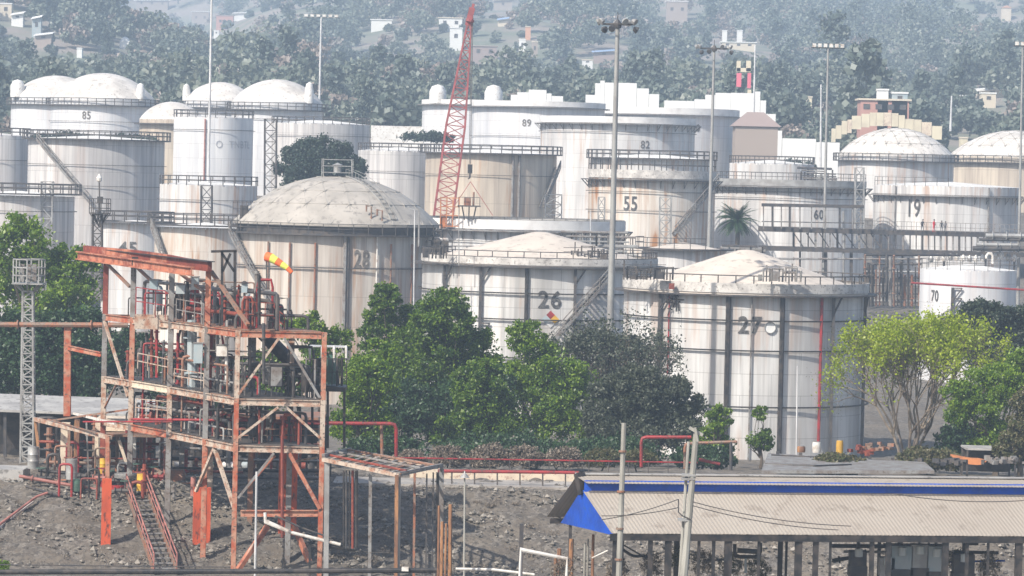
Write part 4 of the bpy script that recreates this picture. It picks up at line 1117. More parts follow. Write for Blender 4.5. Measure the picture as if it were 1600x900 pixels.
def deck_gear(deckname, z, t0, t1, count, hmin, hmax, seed, cols, off=(.5, 4.2)):
    rs = np.random.RandomState(seed); items = []
    for i in range(count):
        t = t0+(t1-t0)*(i+rs.uniform(.1,.9))/count; f = t*4; j = min(3, int(f)); f -= j
        x = VA[j][0]+(VA[j+1][0]-VA[j][0])*f; y = VA[j][1]+(VA[j+1][1]-VA[j][1])*f
        o = rs.uniform(*off); items.append((x+o, y, t))
    items.sort(key=lambda q: q[0]/q[1])
    for n, (x, y, t) in enumerate(items):
        h = rs.uniform(hmin, hmax); kind = rs.choice(5, p=[.34,.22,.18,.14,.12]); mt = cols[rs.randint(len(cols))]
        lab = '%s from the left on the %s deck deck' % (ORD[n], deckname)
        mb = MB()
        if kind == 0:
            mb.path([(x,y,z+.05),(x,y,z+h)], rs.uniform(.06,.13), 8)
            for q in (.25,.6,.95): mb.path([(x,y,z+h*q-.03),(x,y,z+h*q+.03)], .19, 8)
            solo(mb, 'riser_pipe', M[mt], 'flanged upright %s pipe, %s' % (NAMEC[mt], lab), 'pipe')
        elif kind == 1:
            w = rs.uniform(.5,1.4); mb.path([(x,y,z+.05),(x,y,z+h*.85),(x+.1,y,z+h),(x+w-.1,y,z+h),(x+w,y,z+h*.85),(x+w,y,z+.05)], .07, 8)
            solo(mb, 'looped_pipe', M[mt], 'arch shaped %s pipe, %s' % (NAMEC[mt], lab), 'pipe')
        elif kind == 2:
            r = rs.uniform(.22,.36); hh = min(h, 1.9)
            root = thing('process_vessel', 'small upright %s vessel on legs, %s' % (NAMEC[mt], lab), 'vessel', (x,y,z+.05))
            mb.lathe((x,y,0), [(.01,z+.35),(r*.7,z+.4),(r,z+.55),(r,z+hh-.2),(r*.7,z+hh-.05),(.01,z+hh)], 14); mb.build('vessel_body', M[mt], root, True)
            for a in (.5,2.6,4.7):
                l = MB(); l.beam((x+r*.9*math.cos(a),y+r*.9*math.sin(a),z+.05),(x+r*.9*math.cos(a),y+r*.9*math.sin(a),z+.75),.06,.06); l.build('leg', M['dark'], root)
            l = MB(); l.path([(x,y,z+hh-.02),(x,y,z+hh+.3),(x+.5,y,z+hh+.3),(x+.5,y,z+.06)], .045, 6); l.build('outlet_pipe', M['grey'], root)
        elif kind == 3:
            root = thing('hand_valve', '%s valve with a handwheel, %s' % (NAMEC[mt], lab), 'valve', (x,y,z+.05))
            hh = min(h, 1.3)
            mb.path([(x-.5,y,z+.5),(x+.5,y,z+.5)], .09, 8); mb.path([(x-.5,y,z+.05),(x-.5,y,z+.5)], .08, 8); mb.path([(x+.5,y,z+.05),(x+.5,y,z+.5)], .08, 8)
            mb.lathe((x,y,0), [(.16,z+.38),(.2,z+.5),(.12,z+.75),(.05,z+.8),(.05,z+hh)], 10); mb.build('valve_body', M[mt], root, True)
            l = MB(); c = Vector((x,y,z+hh)); pr = None
            for q in range(13):
                a = q*6.283/12; p = c+Vector((.26*math.cos(a),.26*math.sin(a),0))
                if pr: l.beam(pr, p, .045, .045)
                if q % 4 == 0: l.beam(c, p, .03, .03)
                pr = p
            l.build('handwheel', M['red'], root)
        else:
            w, d, hh = rs.uniform(.4,.9), .5, min(h, rs.uniform(.8,1.5))
            root = thing('control_cabinet', 'small %s cabinet on a stand, %s' % (NAMEC[mt], lab), 'cabinet', (x,y,z+.05))
            mb.box((x,y,z+.6+hh/2),(w,d,hh)); mb.build('cabinet_body', M[mt], root)
            l = MB(); l.box((x,y-d/2-.015,z+.6+hh/2),(w*.86,.03,hh*.9)); l.build('door', M['grey'], root)
            for s in (-1,1):
                l = MB(); l.beam((x+s*w*.4,y,z+.05),(x+s*w*.4,y,z+.6),.07,.07); l.build('leg', M['dark'], root)
NAMEC = {'black':'black','dark':'dark grey','grey':'grey','red':'red','brick':'red oxide','galv':'pale grey','ltblue':'light blue','whitepipe':'white','brown':'rusty brown','pink':'pink','blue':'blue','green':'dull green','yellow':'yellow'}
deck_gear('top', LV[0], .02, .8, 29, 1.4, 3.2, 41, ['black','dark','black','grey','brick','ltblue','red','dark'])
deck_gear('middle', LV[1], .02, 1, 29, 1.5, 3.4, 42, ['black','dark','black','grey','red','dark','galv','brick'])
deck_gear('lowest', LV[2], .02, 1, 26, .8, 2.3, 43, ['black','dark','whitepipe','grey','red','brown','brick'])
for i, (px, y0, y1, mt) in enumerate(((245,590,495,'red'),(237,590,510,'brick'),(278,625,520,'red'),(293,440,505,'black'),(340,505,600,'galv'),(354,500,600,'whitepipe'),(300,500,610,'ltblue'),(390,520,606,'black'),(412,505,600,'dark'),(405,430,508,'black'),(290,520,600,'dark'),(229,520,590,'dark'))):
    D = Dl(px)+2.2
    pipe([(px,y0,D),(px,y1,D)], .09 if mt != 'ltblue' else .28, mt, 'upright %s pipe through the decks of the steel frame, %s from the left' % (NAMEC[mt], ORD[sorted([245,237,278,293,340,354,300,390,412,405,290,229]).index(px)]), None, 2)
for dk, (nm, z) in enumerate((('top',LV[0]),('middle',LV[1]),('lowest',LV[2]))):
    rq = np.random.RandomState(200+dk)
    for i in range(9):
        t0 = rq.uniform(0,.45); t1 = t0+rq.uniform(.2,.5); h_ = rq.uniform(.35,2.2); o_ = rq.uniform(.4,4.2); mt = ['black','dark','grey','brick','black','red','galv','brown','dark'][i]
        def at(t):
            f = min(3.999, t*4); j = int(f); f -= j; return Vector((VA[j][0]+(VA[j+1][0]-VA[j][0])*f+o_, VA[j][1]+(VA[j+1][1]-VA[j][1])*f, z+h_))
        a_, b_ = at(t0), at(min(1,t1)); pipe([a_-Vector((0,0,h_-.05)), a_, b_, b_-Vector((0,0,h_-.05))], rq.uniform(.05,.12), mt, 'long %s pipe along the %s deck of the steel frame, %s from near end' % (NAMEC[mt], nm, ORD[i]))
    for i in range(7):
        v_ = (i+.5)/7*.9; f = v_*4; j = int(f); f -= j; x_ = VA[j][0]+(VA[j+1][0]-VA[j][0])*f; y_ = VA[j][1]+(VA[j+1][1]-VA[j][1])*f; h_ = rq.uniform(.5,2.4); mt = ['dark','black','grey','brown','black','red','dark'][i]
        pipe([Vector((x_+.3,y_,z+.05)), Vector((x_+.3,y_,z+h_)), Vector((x_+4.3,y_,z+h_)), Vector((x_+4.3,y_,z+.05))], rq.uniform(.04,.09), mt, '%s pipe across the %s deck of the steel frame, %s from near end' % (NAMEC[mt], nm, ORD[i]))
pipe([(205,655,209),(400,657,204),(510,659,204)], .07, 'red', 'long red pipe running level below the middle deck')
pipe([(130,659,214),(270,659,208)], .05, 'red', 'short red pipe left of the long red one below the middle deck')
pipe([(405,710,200.4),(405,640,200.4)], .06, 'brick', 'dark red upright pipe left of the near bracing')
pipe([(441,840,199.5),(441,680,199.5)], .09, 'brick', 'dark red upright pipe in front of the orange pedestal')
# hoist frame above the top deck, right of the gantry
h = thing('hoist_gantry', 'dark steel hoist frame standing on the top deck', 'hoist', P(358,508,203))
for (a, b) in (((347,508),(347,392)),((367,508),(367,392)),((330,393),(370,392)),((347,396),(366,424)),((348,424),(360,396))):
    mb = MB(); mb.beam(P(*a,203), P(*b,203), .14, .14); part(mb, 'frame_member', 'black', h)
# signal lamp style column by the rail
c = thing('lantern_post', 'black post with a glazed lantern on the top deck', 'post', P(382,508,202))
mb = MB(); mb.path([P(382,508,202), P(382,458,202)], .07, 6); part(mb, 'post', 'black', c)
mb = MB(); mb.box(P(382,450,202), (.32,.32,.5)); part(mb, 'lantern', 'ltblue', c)
mb = MB(); mb.lathe((P(382,440,202).x,202,0), [(.3,P(382,443,202).z),(.05,P(382,439,202).z)], 8); part(mb, 'lantern_cap', 'black', c)
for i,(px,py,w,hh,D,lab) in enumerate(((240,445,.45,.55,211,'light blue box on the top deck under the gantry'),(282,452,.5,.5,207,'light blue box beside the second gantry column'),(305,443,.4,.7,205.5,'pale blue box left of the orange gantry post'),
      (347,548,.6,.6,203.5,'white box on the middle deck behind the near column'),(310,552,.5,1.1,204,'pale blue cylinder cover on the middle deck'))):
    q = P(px, py, D); root = thing('equipment_box', lab, 'box', q-Vector((0,0,hh/2)))
    mb = MB(); mb.box(q, (w,.45,hh)); mb.build('housing', M['ltblue' if 'blue' in lab else 'whitepipe'], root)
    mb = MB(); mb.box(q+Vector((0,0,hh/2+.03)), (w+.08,.53,.05)); mb.build('lid', M['grey'], root)
    mb = MB(); mb.beam(q-Vector((0,0,hh/2+.9)), q-Vector((0,0,hh/2)), .08,.08); mb.build('stand', M['dark'], root)
# big black duct, stair and loading platform at the right of the frame
pipe([(410,520,209),(500,612,207)], .42, 'black', 'fat black sloping duct behind the near bay of the frame', name='duct')
st = thing('steel_stair', 'dark steel stair climbing behind the near bay', 'stair', P(470,612,206))
for s in (0, .8):
    mb = MB(); mb.beam(P(478,612,206+s), P(500,560,206+s), .08, .25); part(mb, 'stringer', 'grey', st)
    mb = MB(); mb.beam(P(464,603,206+s), P(498,560,206+s), .06, .06); part(mb, 'handrail', 'red', st)
mb = MB()
for i in range(9): a = P(478+22*i/8, 612-52*i/8, 206.4); mb.box(a, (.28,.8,.04))
part(mb, 'treads', 'grey', st)
lp = thing('loading_platform', 'dark platform with white hooped cover beyond the near bay', 'platform', P(510,650,206))
for px in (488,512,538):
    for d in (205,207.5): mb = MB(); mb.beam(P(px,700,d), P(px,606,d), .14, .14); part(mb, 'leg', 'black', lp)
mb = MB(); a, b = P(484,606,206), P(541,606,206); mb.box((a+b)/2, (b.x-a.x, 2.8, .25)); part(mb, 'platform_deck', 'black', lp)
frail(485,602,204.8,541,602,204.8,1.5,'black',parent=lp,n=5)
mb = MB()
for px in (484, 503, 522, 541):
    mb.path([P(px,566,204.9), P(px,546,204.9), P(px,541,205.6), P(px,541,206.8), P(px,546,207.5)], .06, 6)
part(mb, 'hoop', 'whitepipe', lp)
mb = MB(); a, b = P(484,541,206.2), P(541,541,206.2); mb.box((a+b)/2, (b.x-a.x, 1.5, .05))
part(mb, 'canopy', 'mastw', lp)
mb = MB(); mb.lathe((P(511,590,206).x,206,0), [(.01,P(511,600,206).z),(.55,P(511,600,206).z),(.55,P(511,560,206).z),(.3,P(511,554,206).z),(.01,P(511,553,206).z)], 16); part(mb, 'tank_drum', 'green', lp, True)
for i, px in enumerate((492, 500, 527, 534)): pipe([(px,603,205.3),(px,560,205.3)], .08, ['brick','black','dark','black'][i], '%s pipe on the loading platform, %s from the left' % (['Red oxide','Black','Dark grey','Black'][i].lower(), ORD[i]))
# ---------------------------------------------------------------- the blue gabled shed
def shed():
    D0 = 170.0
    NE, NE2 = P(958,832,D0), P(1700,842,D0+3.6)            # near eave line
    u = (NE2-NE); u.z = 0; u.normalize(); zE = NE.z
    # cross direction away from the camera, a little to the left
    FE = P(866,806,D0+8.6); v = FE-NE; v.z = 0; W = v.length; v.normalize(); zF = FE.z
    L = 33.0
    R0 = P(912,742,D0+4.6); zR = R0.z
    root = thing('open_shed', 'long open sided shed with corrugated roof and bright blue gable', 'shed', (NE.x+L/2, D0+5, G(20, 172)))
    def pt(a, b, z): q = NE + u*a + v*b; return Vector((q.x, q.y, z))
    def sheet(name, a0, a1, b0, z0, b1, z1, mat, pitch=.19, amp=.008, skew=0.0, skewtop=0.0):
        n = int((a1-a0)/pitch*4); mb = MB(); vs = []; fs = []
        for i in range(n+1):
            a = a0+(a1-a0)*i/n; d = amp*math.sin(2*math.pi*i/4+.8)
            s0 = skew*(1-i/n); s1 = skewtop*(1-i/n)
            vs += [pt(a+s0, b0, z0+d), pt(a+s1, b1, z1+d), pt(a+s0, b0, z0+d-.02), pt(a+s1, b1, z1+d-.02)]
        for i in range(n):
            k = i*4; fs += [(k, k+4, k+5, k+1), (k+2, k+3, k+7, k+6), (k, k+2, k+6, k+4), (k+1, k+5, k+7, k+3)]
        mb.add(vs, fs); return mb.build(name, M[mat], root)
    bR = W*.47
    zT = P(918,768,D0+3.2).z; bT = W*.36
    # lower near slope, blue clerestory strip, upper near slope, far slope
    sheet('roof_sheet', -.15, L, -.25, zE, bT, zT, 'roofmetal', skewtop=-.25)
    mb = MB(); zB = P(918,753,D0+3.4).z
    a, b, c, d = pt(-.35, bT+.06, zT-.05), pt(L, bT+.06, zT-.05), pt(L, bT+.06, zB+.1), pt(-.35, bT+.06, zB+.1)
    off = v*.04; mb.hexa([a, b, b+off, a+off, d, c, c+off, d+off]); mb.build('clerestory_strip', M['blue'], root)
    zU = zR+.02
    sheet('ridge_sheet', -.35, L, bT-.25, zB, bR+.35, zU, 'roofmetal', skewtop=-.1)
    sheet('far_sheet', -.3, L, W+.2, zF-.05, bR+.30, zU-.02, 'roofmetal')
    for f, bb, zz in ((.0, bT-.22, zT), (0, bR+.2, zU)): pass
    mb = MB(); mb.beam(pt(-.4, bR+.33, zU+.06), pt(L, bR+.33, zU+.06), .35, .06); mb.build('ridge_cap', M['roofgrey'], root)
    for (b, z) in ((bT-.12, zT+.02),):
        mb = MB(); mb.beam(pt(-.2, b, z+.02), pt(L, b, z+.02), .05, .05); mb.build('purlin_line', M['dark'], root)
    # gable: blue sheet triangle, black verge under the far slope
    mb = MB(); e = u*.05
    g = [P(964,838,D0+.1), P(909,764,D0+bR*.9), P(876,817,D0+W*.9), P(915,826,D0+W*.45)]
    mb.hexa([g[0], g[3], g[2], g[1], g[0]+e, g[3]+e, g[2]+e, g[1]+e]); mb.build('gable_sheet', M['blue'], root)
    va, vb = P(905,738,D0+bR), P(863,806,D0+W); w_ = u*.42+Vector((0,0,-.12))
    mb = MB(); mb.hexa([va, va+w_, vb+w_, vb, va+Vector((0,0,.07)), va+w_+Vector((0,0,.07)), vb+w_+Vector((0,0,.07)), vb+Vector((0,0,.07))]); mb.build('verge_board', M['black'], root)
    mb = MB(); va, vb = P(905,740,D0+bR-.05), P(912,772,D0+bR-.4); mb.beam(va, vb, .45, .3); mb.build('verge_board', M['black'], root)
    mb = MB(); mb.beam(pt(-.2,-.18,zE-.20), pt(L,-.18,zE-.20), .16, .30); mb.build('eave_beam', M['black'], root)
    mb = MB(); mb.beam(pt(-.2, W, zF-.25), pt(L, W, zF-.25), .16, .25); mb.build('eave_beam', M['black'], root)
    k = 0
    def apx(px):   # distance along the eave for a photo column
        lo, hi = -2.0, L
        for _ in range(40):
            m = (lo+hi)/2; q = pt(m, 0, zE); x = 800 + q.x*F/q.y - (0)
            if x < px - (q.z-CZ)*F/q.y*-.0227*0: lo = m
            else: hi = m
        return lo
    for (px, w) in ((962,.20),(1018,.22),(1046,.32),(1094,.14),(1117,.16),(1140,.36),(1188,.14),(1250,.34),(1277,.26),(1300,.12),(1365,.22),(1391,.24),(1480,.30),(1514,.16),(1547,.12),(1595,.34)):
        a = apx(px+8); mb = MB(); mb.ibeam(pt(a, .0, .9), pt(a, .0, zE-.36), w, w, .05); mb.build('post', M['black'], root)
    for (px, w) in ((905,.2),(985,.16),(1070,.2),(1160,.26),(1170,.16),(1330,.24),(1340,.12),(1492,.16),(1505,.14),(1525,.2)):
        a = apx(px+8); mb = MB(); mb.ibeam(pt(a, W-.1, .9), pt(a, W-.1, zF-.4), w, w, .05); mb.build('post', M['dark'], root)
    for i in range(12):
        a = 1+i*2.8; mb = MB(); mb.beam(pt(a, 0, zE-.25), pt(a, bR, zU-.6), .1, .16); mb.beam(pt(a, bR, zU-.6), pt(a, W, zF-.3), .1, .16)
        mb.beam(pt(a,0,zE-.3), pt(a,W,zF-.3), .1,.14); mb.build('roof_truss', M['black'], root)
    return pt, zE, W
spt, szE, sW = shed()

def box_thing(name, label, cat, c, d, mat, extra=None, group=None, rz=0):
    root = thing(name, label, cat, c-Vector((0,0,d[2]/2)), group)
    mb = MB(); mb.box(c, d, rz); mb.build('body', M[mat], root); return root
# under the shed: machinery, racks and pipes
for i, (px, py, w, hh, mt, lab) in enumerate(((1408,870,1.0,1.1,'ltblue','light blue machine casing'),(1436,868,.8,1.1,'galv','pale grey machine casing'),(1462,872,.9,1.2,'ltblue','light blue gauge cabinet'),(1505,880,1.0,.9,'dark','dark machine casing'),(1340,872,.8,.7,'dark','dark pump casing'),(1385,885,.7,.9,'galv','grey pump casing'))):
    q = P(px, py, 174.5); r = box_thing('pump_set', lab+' under the shed, %s from the left' % ORD[[1340,1385,1408,1436,1462,1505].index(px)], 'machine', q, (w,.9,hh), mt)
    mb = MB(); mb.lathe((q.x,q.y-.5,0), [(.01,q.z+.1),(.2,q.z+.12),(.2,q.z+.5),(.01,q.z+.52)], 10); mb.build('gauge', M['glass'], r)
    mb = MB(); mb.box(q-Vector((0,0,hh/2+.25)), (w*1.1,1.0,.5)); mb.build('plinth', M['dark'], r)
    mb = MB(); mb.path([q+Vector((0,0,hh/2-.05)), q+Vector((0,0,hh/2+.5)), q+Vector((w*.7,0,hh/2+.5))], .07, 6); mb.build('outlet_pipe', M['black'], r)
for i, (x0,y0,x1,y1,mt,r) in enumerate(((1304,842,1450,843,'whitepipe',.06),(1300,853,1470,854,'black',.10),(1318,862,1455,863,'galv',.07),(1380,851,1475,852,'black',.08),(1455,866,1490,866,'whitepipe',.16),(1455,880,1482,880,'whitepipe',.12),(1480,878,1570,876,'blue',.05),(1300,876,1345,869,'black',.10),(1490,862,1560,864,'black',.08))):
    pipe([(x0,y0,176.3+i*.15),(x1,y1,176.3+i*.15)], r, mt, 'level %s pipe under the shed roof, %s from the top' % (NAMEC[mt], ORD[i]), None, 2)
for i, (pts, r, mt, lab) in enumerate(((((972,858),(990,870),(1008,868),(1012,874)),.07,'black','bent black pipe between the left posts of the shed'),(((975,852),(1010,872)),.04,'dark','thin dark rod sloping under the left end of the shed'),
     (((925,872),(950,860)),.04,'whitepipe','short pale rod leaning under the shed gable'),(((1100,876),(1140,874)),.05,'dark','thin dark level pipe between the shed posts'),(((1148,850),(1148,870),(1188,870),(1188,848)),.09,'black','black U shaped pipe hung between the shed posts'),
     (((1152,860),(1185,862)),.12,'dark','short thick dark pipe inside the black U shaped pipe'),(((1165,895),(1165,868)),.06,'ltblue','pale blue upright pipe beneath the black U shaped pipe'))):
    pipe([(a,b,174) for a,b in pts], r, mt, lab)

# ---------------------------------------------------------------- poles, rails and pipework of the foreground
def pole(name, label, x0, y0, x1, y1, D, r0, r1, mat, cat='pole', n=8, extra=None):
    root = thing(name, label, cat, P(x1,y1,D)); mb = MB(); mb.path([P(x1,y1,D), P((x0+x1)/2,(y0+y1)/2,D), P(x0,y0,D)], [r0,(r0+r1)/2,r1], n); mb.build('pole_shaft', M[mat], root, True); return root
w1 = pole('utility_pole', 'slim grey concrete pole in front of the left end of the shed', 975,661,966,930,165,.145,.11,'pole')
for y in (705,768,826,874): mb = MB(); q = P(974-(y-661)*.034,y,165); mb.lathe((q.x,q.y,0),[(.16,q.z-.05),(.19,q.z-.04),(.19,q.z+.04),(.16,q.z+.05)],10); mb.build('pole_band', M['brown'], w1)
w2 = pole('utility_pole', 'leaning twin concrete pole in front of the shed roof', 1088,676,1066,930,164,.175,.13,'pole')
mb = MB(); mb.path([P(1076,690,164.4), P(1060,930,164.4)], .07, 6); mb.build('stay_post', M['pole'], w2, True)
mb = MB(); mb.beam(P(1077,668,163.9), P(1098,680,163.9), .14, .14); mb.beam(P(1086,668,163.7), P(1090,690,163.7), .1, .1); mb.build('crossarm', M['pole'], w2)
for y in (742,748,812): mb = MB(); q = P(1082-(y-676)*.09,y,164.1); mb.box(q,(.62,.5,.1)); mb.build('pole_clamp', M['galv'], w2)
mb = MB(); mb.path([P(1060,780,163.8),P(1060,800,163.8),P(1066,806,163.8),P(1080,812,163.8)], .03, 5); mb.build('conduit', M['dark'], w2)
def wire(label, pts, r=.02):
    mb = MB(); Q = []
    for (a, b) in zip(pts[:-1], pts[1:]):
        A, B = P(*a), P(*b)
        for i in range(10): t = i/10; Q.append(A.lerp(B, t)-Vector((0,0,(B-A).length*.03*4*t*(1-t))))
    Q.append(P(*pts[-1])); mb.path(Q, r, 4); return solo(mb, 'overhead_wire', M['dark'], label, 'wire')
wire('upper sagging wire running left from the leaning twin pole', [(1060,780,163.9),(940,812,163)])
wire('lower sagging wire running left from the leaning twin pole', [(1060,793,163.9),(940,806,163)])
wire('upper sagging wire running right from the leaning twin pole', [(1082,784,163.9),(1330,822,163)])
wire('lower sagging wire running right from the leaning twin pole', [(1082,790,163.9),(1310,828,163)])
wire('faint wire above the shed ridge', [(1600,782,160),(1400,772,161)])
pole('thin_post', 'thin white post in front of the near left leg of the frame', 401,737,398,930,196,.065,.06,'mastw', 'post')
lm = pole('yard_lamp', 'thin grey lamp post with a conical shade before the gravel bank', 726,745,725,930,185,.05,.04,'pole', 'lamp post')
mb = MB(); q = P(726,742,185); mb.lathe((q.x,q.y,0),[(.26,q.z-.14),(.05,q.z+.1),(.01,q.z+.22)],12); mb.build('lamp_shade', M['galv'], lm)
for i,(px,y0,y1,r,lab) in enumerate(((686,790,930,.07,'thin rusty timber post, left of a trio'),(691,815,930,.09,'short thick rusty timber post, middle of a trio'),(704,788,930,.11,'tall split rusty timber post, right of a trio'),(697,818,930,.06,'short thin rusty post between two thicker ones'),
      (874,857,930,.12,'thick rusty stub post right of the white handrail'),(868,868,930,.09,'short dark rusty stub beside the thick one'),(893,842,930,.13,'tall dark rusty post left of the shed gable'),(914,848,930,.06,'thin pale post under the blue gable'),(919,842,930,.05,'thin white post under the blue gable'),(927,835,930,.08,'rusty red post under the blue gable'))):
    rr = pole('timber_post' if i < 7 else 'thin_post', lab, px, y0, px-2, y1, 178-i*.1, r, r*.85, 'wood' if i not in (7,8) else 'pole', 'post', 6)
mb = MB(); mb.path([P(812,905,172), P(814,859,172), P(886,873,172), P(885,905,172)], .075, 8); solo(mb, 'handrail', M['whitepipe'], 'white angular handrail at the bottom of the gravel bank', 'handrail', smooth=True)
mb = MB(); mb.path([P(712,889,180), P(770,890,180), P(835,898,180)], .07, 8); solo(mb, 'pipe', M['whitepipe'], 'white pipe along the bottom edge right of the dark pipeline', 'pipe', smooth=True)
mb = MB(); mb.path([P(-30,894,184), P(330,893,184), P(705,891,184)], .13, 10)
pl = solo(mb, 'pipeline', M['black'], 'long dark pipeline along the bottom edge of the photo', 'pipeline', smooth=True)
mb = MB(); mb.path([P(-30,882,190), P(360,886,190)], .03, 6); solo(mb, 'cable', M['dark'], 'thin dark cable just above the dark pipeline', 'cable')
tag(box_thing('pipe_sleeve', 'small white sleeve on the dark pipeline', 'sleeve', P(633,889,183.7), (.35,.3,.2), 'whitepipe'))

# embankment stair
est = thing('embankment_stair', 'iron stair with pink handrails climbing the gravel bank', 'stair', P(235,886,203.6))
a0, a1 = bank(197,766,.25), bank(240,892,.25); b0, b1 = bank(228,764,.25), bank(276,892,.25)
for (p, q) in ((a0, a1), (b0, b1)): mb = MB(); mb.beam(p, q, .08, .3); part(mb, 'stringer', 'brown', est)
for i in range(17):
    t = (i+.5)/17; mb = MB(); mb.beam(a0.lerp(a1, t), b0.lerp(b1, t), .30, .06); part(mb, 'tread', 'grey', est)
for s, (p, q) in enumerate(((a0, a1), (b0, b1))):
    mb = MB(); n = 5
    for i in range(n+1): w = p.lerp(q, i/n); mb.beam(w, w+Vector((0,0,.95)), .06, .06)
    mb.path([p+Vector((0,0,.95)), q+Vector((0,0,.95))], .045, 6); mb.path([p+Vector((0,0,.5)), q+Vector((0,0,.5))], .035, 6); part(mb, 'handrail', 'pink', est)
pipe([bank(-20,834,.35), bank(57,776,.3), bank(74,770,.3)], .075, 'pink', 'pink pipe running up the gravel bank at the left edge')
pipe([bank(-20,840,.15), bank(52,784,.15)], .06, 'whitepipe', 'thin white pipe beside the pink one on the bank')
# white and black pipe rack under the near bay
pk = thing('pipe_run', 'twin pale pipes stepping down beneath the near bay', 'pipe', P(415,820,200))
mb = MB(); mb.path([P(414,801,198), P(415,815,198), P(455,832,198), P(532,851,198)], .09, 8); part(mb, 'upper_pipe', 'whitepipe', pk, True)
mb = MB(); mb.path([P(430,806,198.6), P(470,824,198.6), P(533,846,198.6)], .05, 8); part(mb, 'lower_pipe', 'dark', pk, True)
mb = MB(); mb.beam(P(484,852,198.4), P(484,930,198.4), .12, .12); part(mb, 'support', 'black', pk)
pipe([(505,852,198.2),(556,858,198.2)], .16, 'black', 'thick black pipe end below the pale pipes')
for i, (px, mt, r) in enumerate(((537,'black',.05),(541,'dark',.05),(546,'black',.04),(551,'brick',.07),(557,'black',.09))):
    pipe([(px,735,197),(px,857,197)], r, mt, 'upright %s pipe in the bundle right of the frame, %s from the left' % (NAMEC[mt], ORD[i]))

# pipe rack canopy right of the frame
cr = thing('pipe_rack', 'weathered steel pipe rack with a slatted flat top', 'pipe rack', P(600,890,196))
for (x0,y0,x1,y1,D0_,D1_,w,mt) in ((505,718,625,743,198,193,.2,'pale'),(545,704,690,730,206,200,.2,'pale'),(505,712,548,702,198,206,.16,'grey'),(622,741,690,727,193,200,.2,'grey')):
    mb = MB(); mb.beam(P(x0,y0,D0_), P(x1,y1,D1_), w, .2); part(mb, 'beam', mt, cr)
for i in range(11):
    t = i/10; mb = MB(); a = P(506,715,198).lerp(P(624,740,193), t); b = P(546,701,206).lerp(P(689,727,200), t); mb.beam(a, b, .16, .05); part(mb, 'slat', ['grey','pale','brown'][i % 3], cr)
for i in range(3):
    t = (i+.5)/3; mb = MB(); a = P(505,713,198).lerp(P(546,700,206), t); b = P(624,738,193).lerp(P(689,725,200), t); mb.path([a, b], .07, 6); part(mb, 'rack_pipe', ['brick','grey','brown'][i], cr)
for (x, y, D, r, mt) in ((511,722,198,.17,'galv'),(620,742,193,.12,'wood'),(624,742,193.3,.1,'galv'),(579,738,196,.11,'grey'),(690,732,200,.16,'grey'),(648,738,196,.08,'brown'),(667,740,197,.05,'dark'),(677,738,198,.05,'dark'),(684,738,198.5,.10,'black')):
    mb = MB(); mb.beam(P(x,y,D), P(x-2,935,D), r*1.6, r*1.6); part(mb, 'column', mt, cr)

# red pipe goal posts behind
pipe([(470,661,222),(619,662,222),(619,715,222)], .11, 'red', 'red pipe elbow crossing the trees right of the frame')
pipe([(596,664,222.5),(597,716,222.5)], .10, 'brown', 'rusty upright pipe left of the red elbow')
pipe([(1002,730,222),(1002,683,222),(1080,683,222)], .10, 'red', 'red and rusty pipe arch behind the slim concrete pole')
pipe([(1070,732,223),(1070,693,223),(1150,690,223),(1150,692,223)], .09, 'brown', 'low rusty pipe arch right of the leaning pole')
pipe([(1142,735,223),(1142,690,223)], .10, 'dark', 'dark upright post under the right pipe arch')
pipe([(1092,718,224),(1125,725,224)], .10, 'red', 'short red pipe sloping behind the shed ridge')

# railing and red pipe on the crest, concrete path, dry wall
cp = MB(); a, b = P(520,772,217.5), P(905,772,217.5)
cp.box(((a.x+b.x)/2, 219.3, G(0,219)+.06), (b.x-a.x, 4.5, .14)); solo(cp, 'path', M['concrete'], None, None, kind='structure')
lw = MB(); a, b = P(640,745,222.6), P(915,745,222.6); lw.box(((a.x+b.x)/2, 222.6, G(0,222)+.28), (b.x-a.x, .3, .62)); solo(lw, 'low_wall', M['cream'], 'low pinkish white wall behind the red railing', 'wall')
cr2 = thing('railing', 'dark railing with a thick red top pipe along the crest', 'railing', P(790,768,218))
mb = MB(); mb.path([P(684,736,218), P(905,734.5+4,218)], .10, 8); part(mb, 'top_pipe', 'red', cr2, True)
mb = MB(); mb.path([P(606,764,218), P(905,768,218)], .05, 6); part(mb, 'middle_rail', 'dark', cr2)
mb = MB(); mb.path([P(606,768,218), P(720,770,218)], .06, 6); part(mb, 'bottom_rail', 'red', cr2)
for i in range(9): mb = MB(); x = 706+i*35.5; mb.beam(P(x,737,218), P(x,771,218), .09, .09); part(mb, 'post', 'dark', cr2) if x < 905 else None
cr3 = thing('fence', 'thin red railed fence below the trees', 'fence', P(850,730,226))
mb = MB(); mb.path([P(600,715,226), P(1090,723,226)], .05, 6); part(mb, 'top_rail', 'red', cr3)
for i in range(16): mb = MB(); x = 610+i*31; mb.beam(P(x,716+(x-600)*.016,226), P(x,738+(x-600)*.016,226), .06, .06); part(mb, 'post', 'dark', cr3)

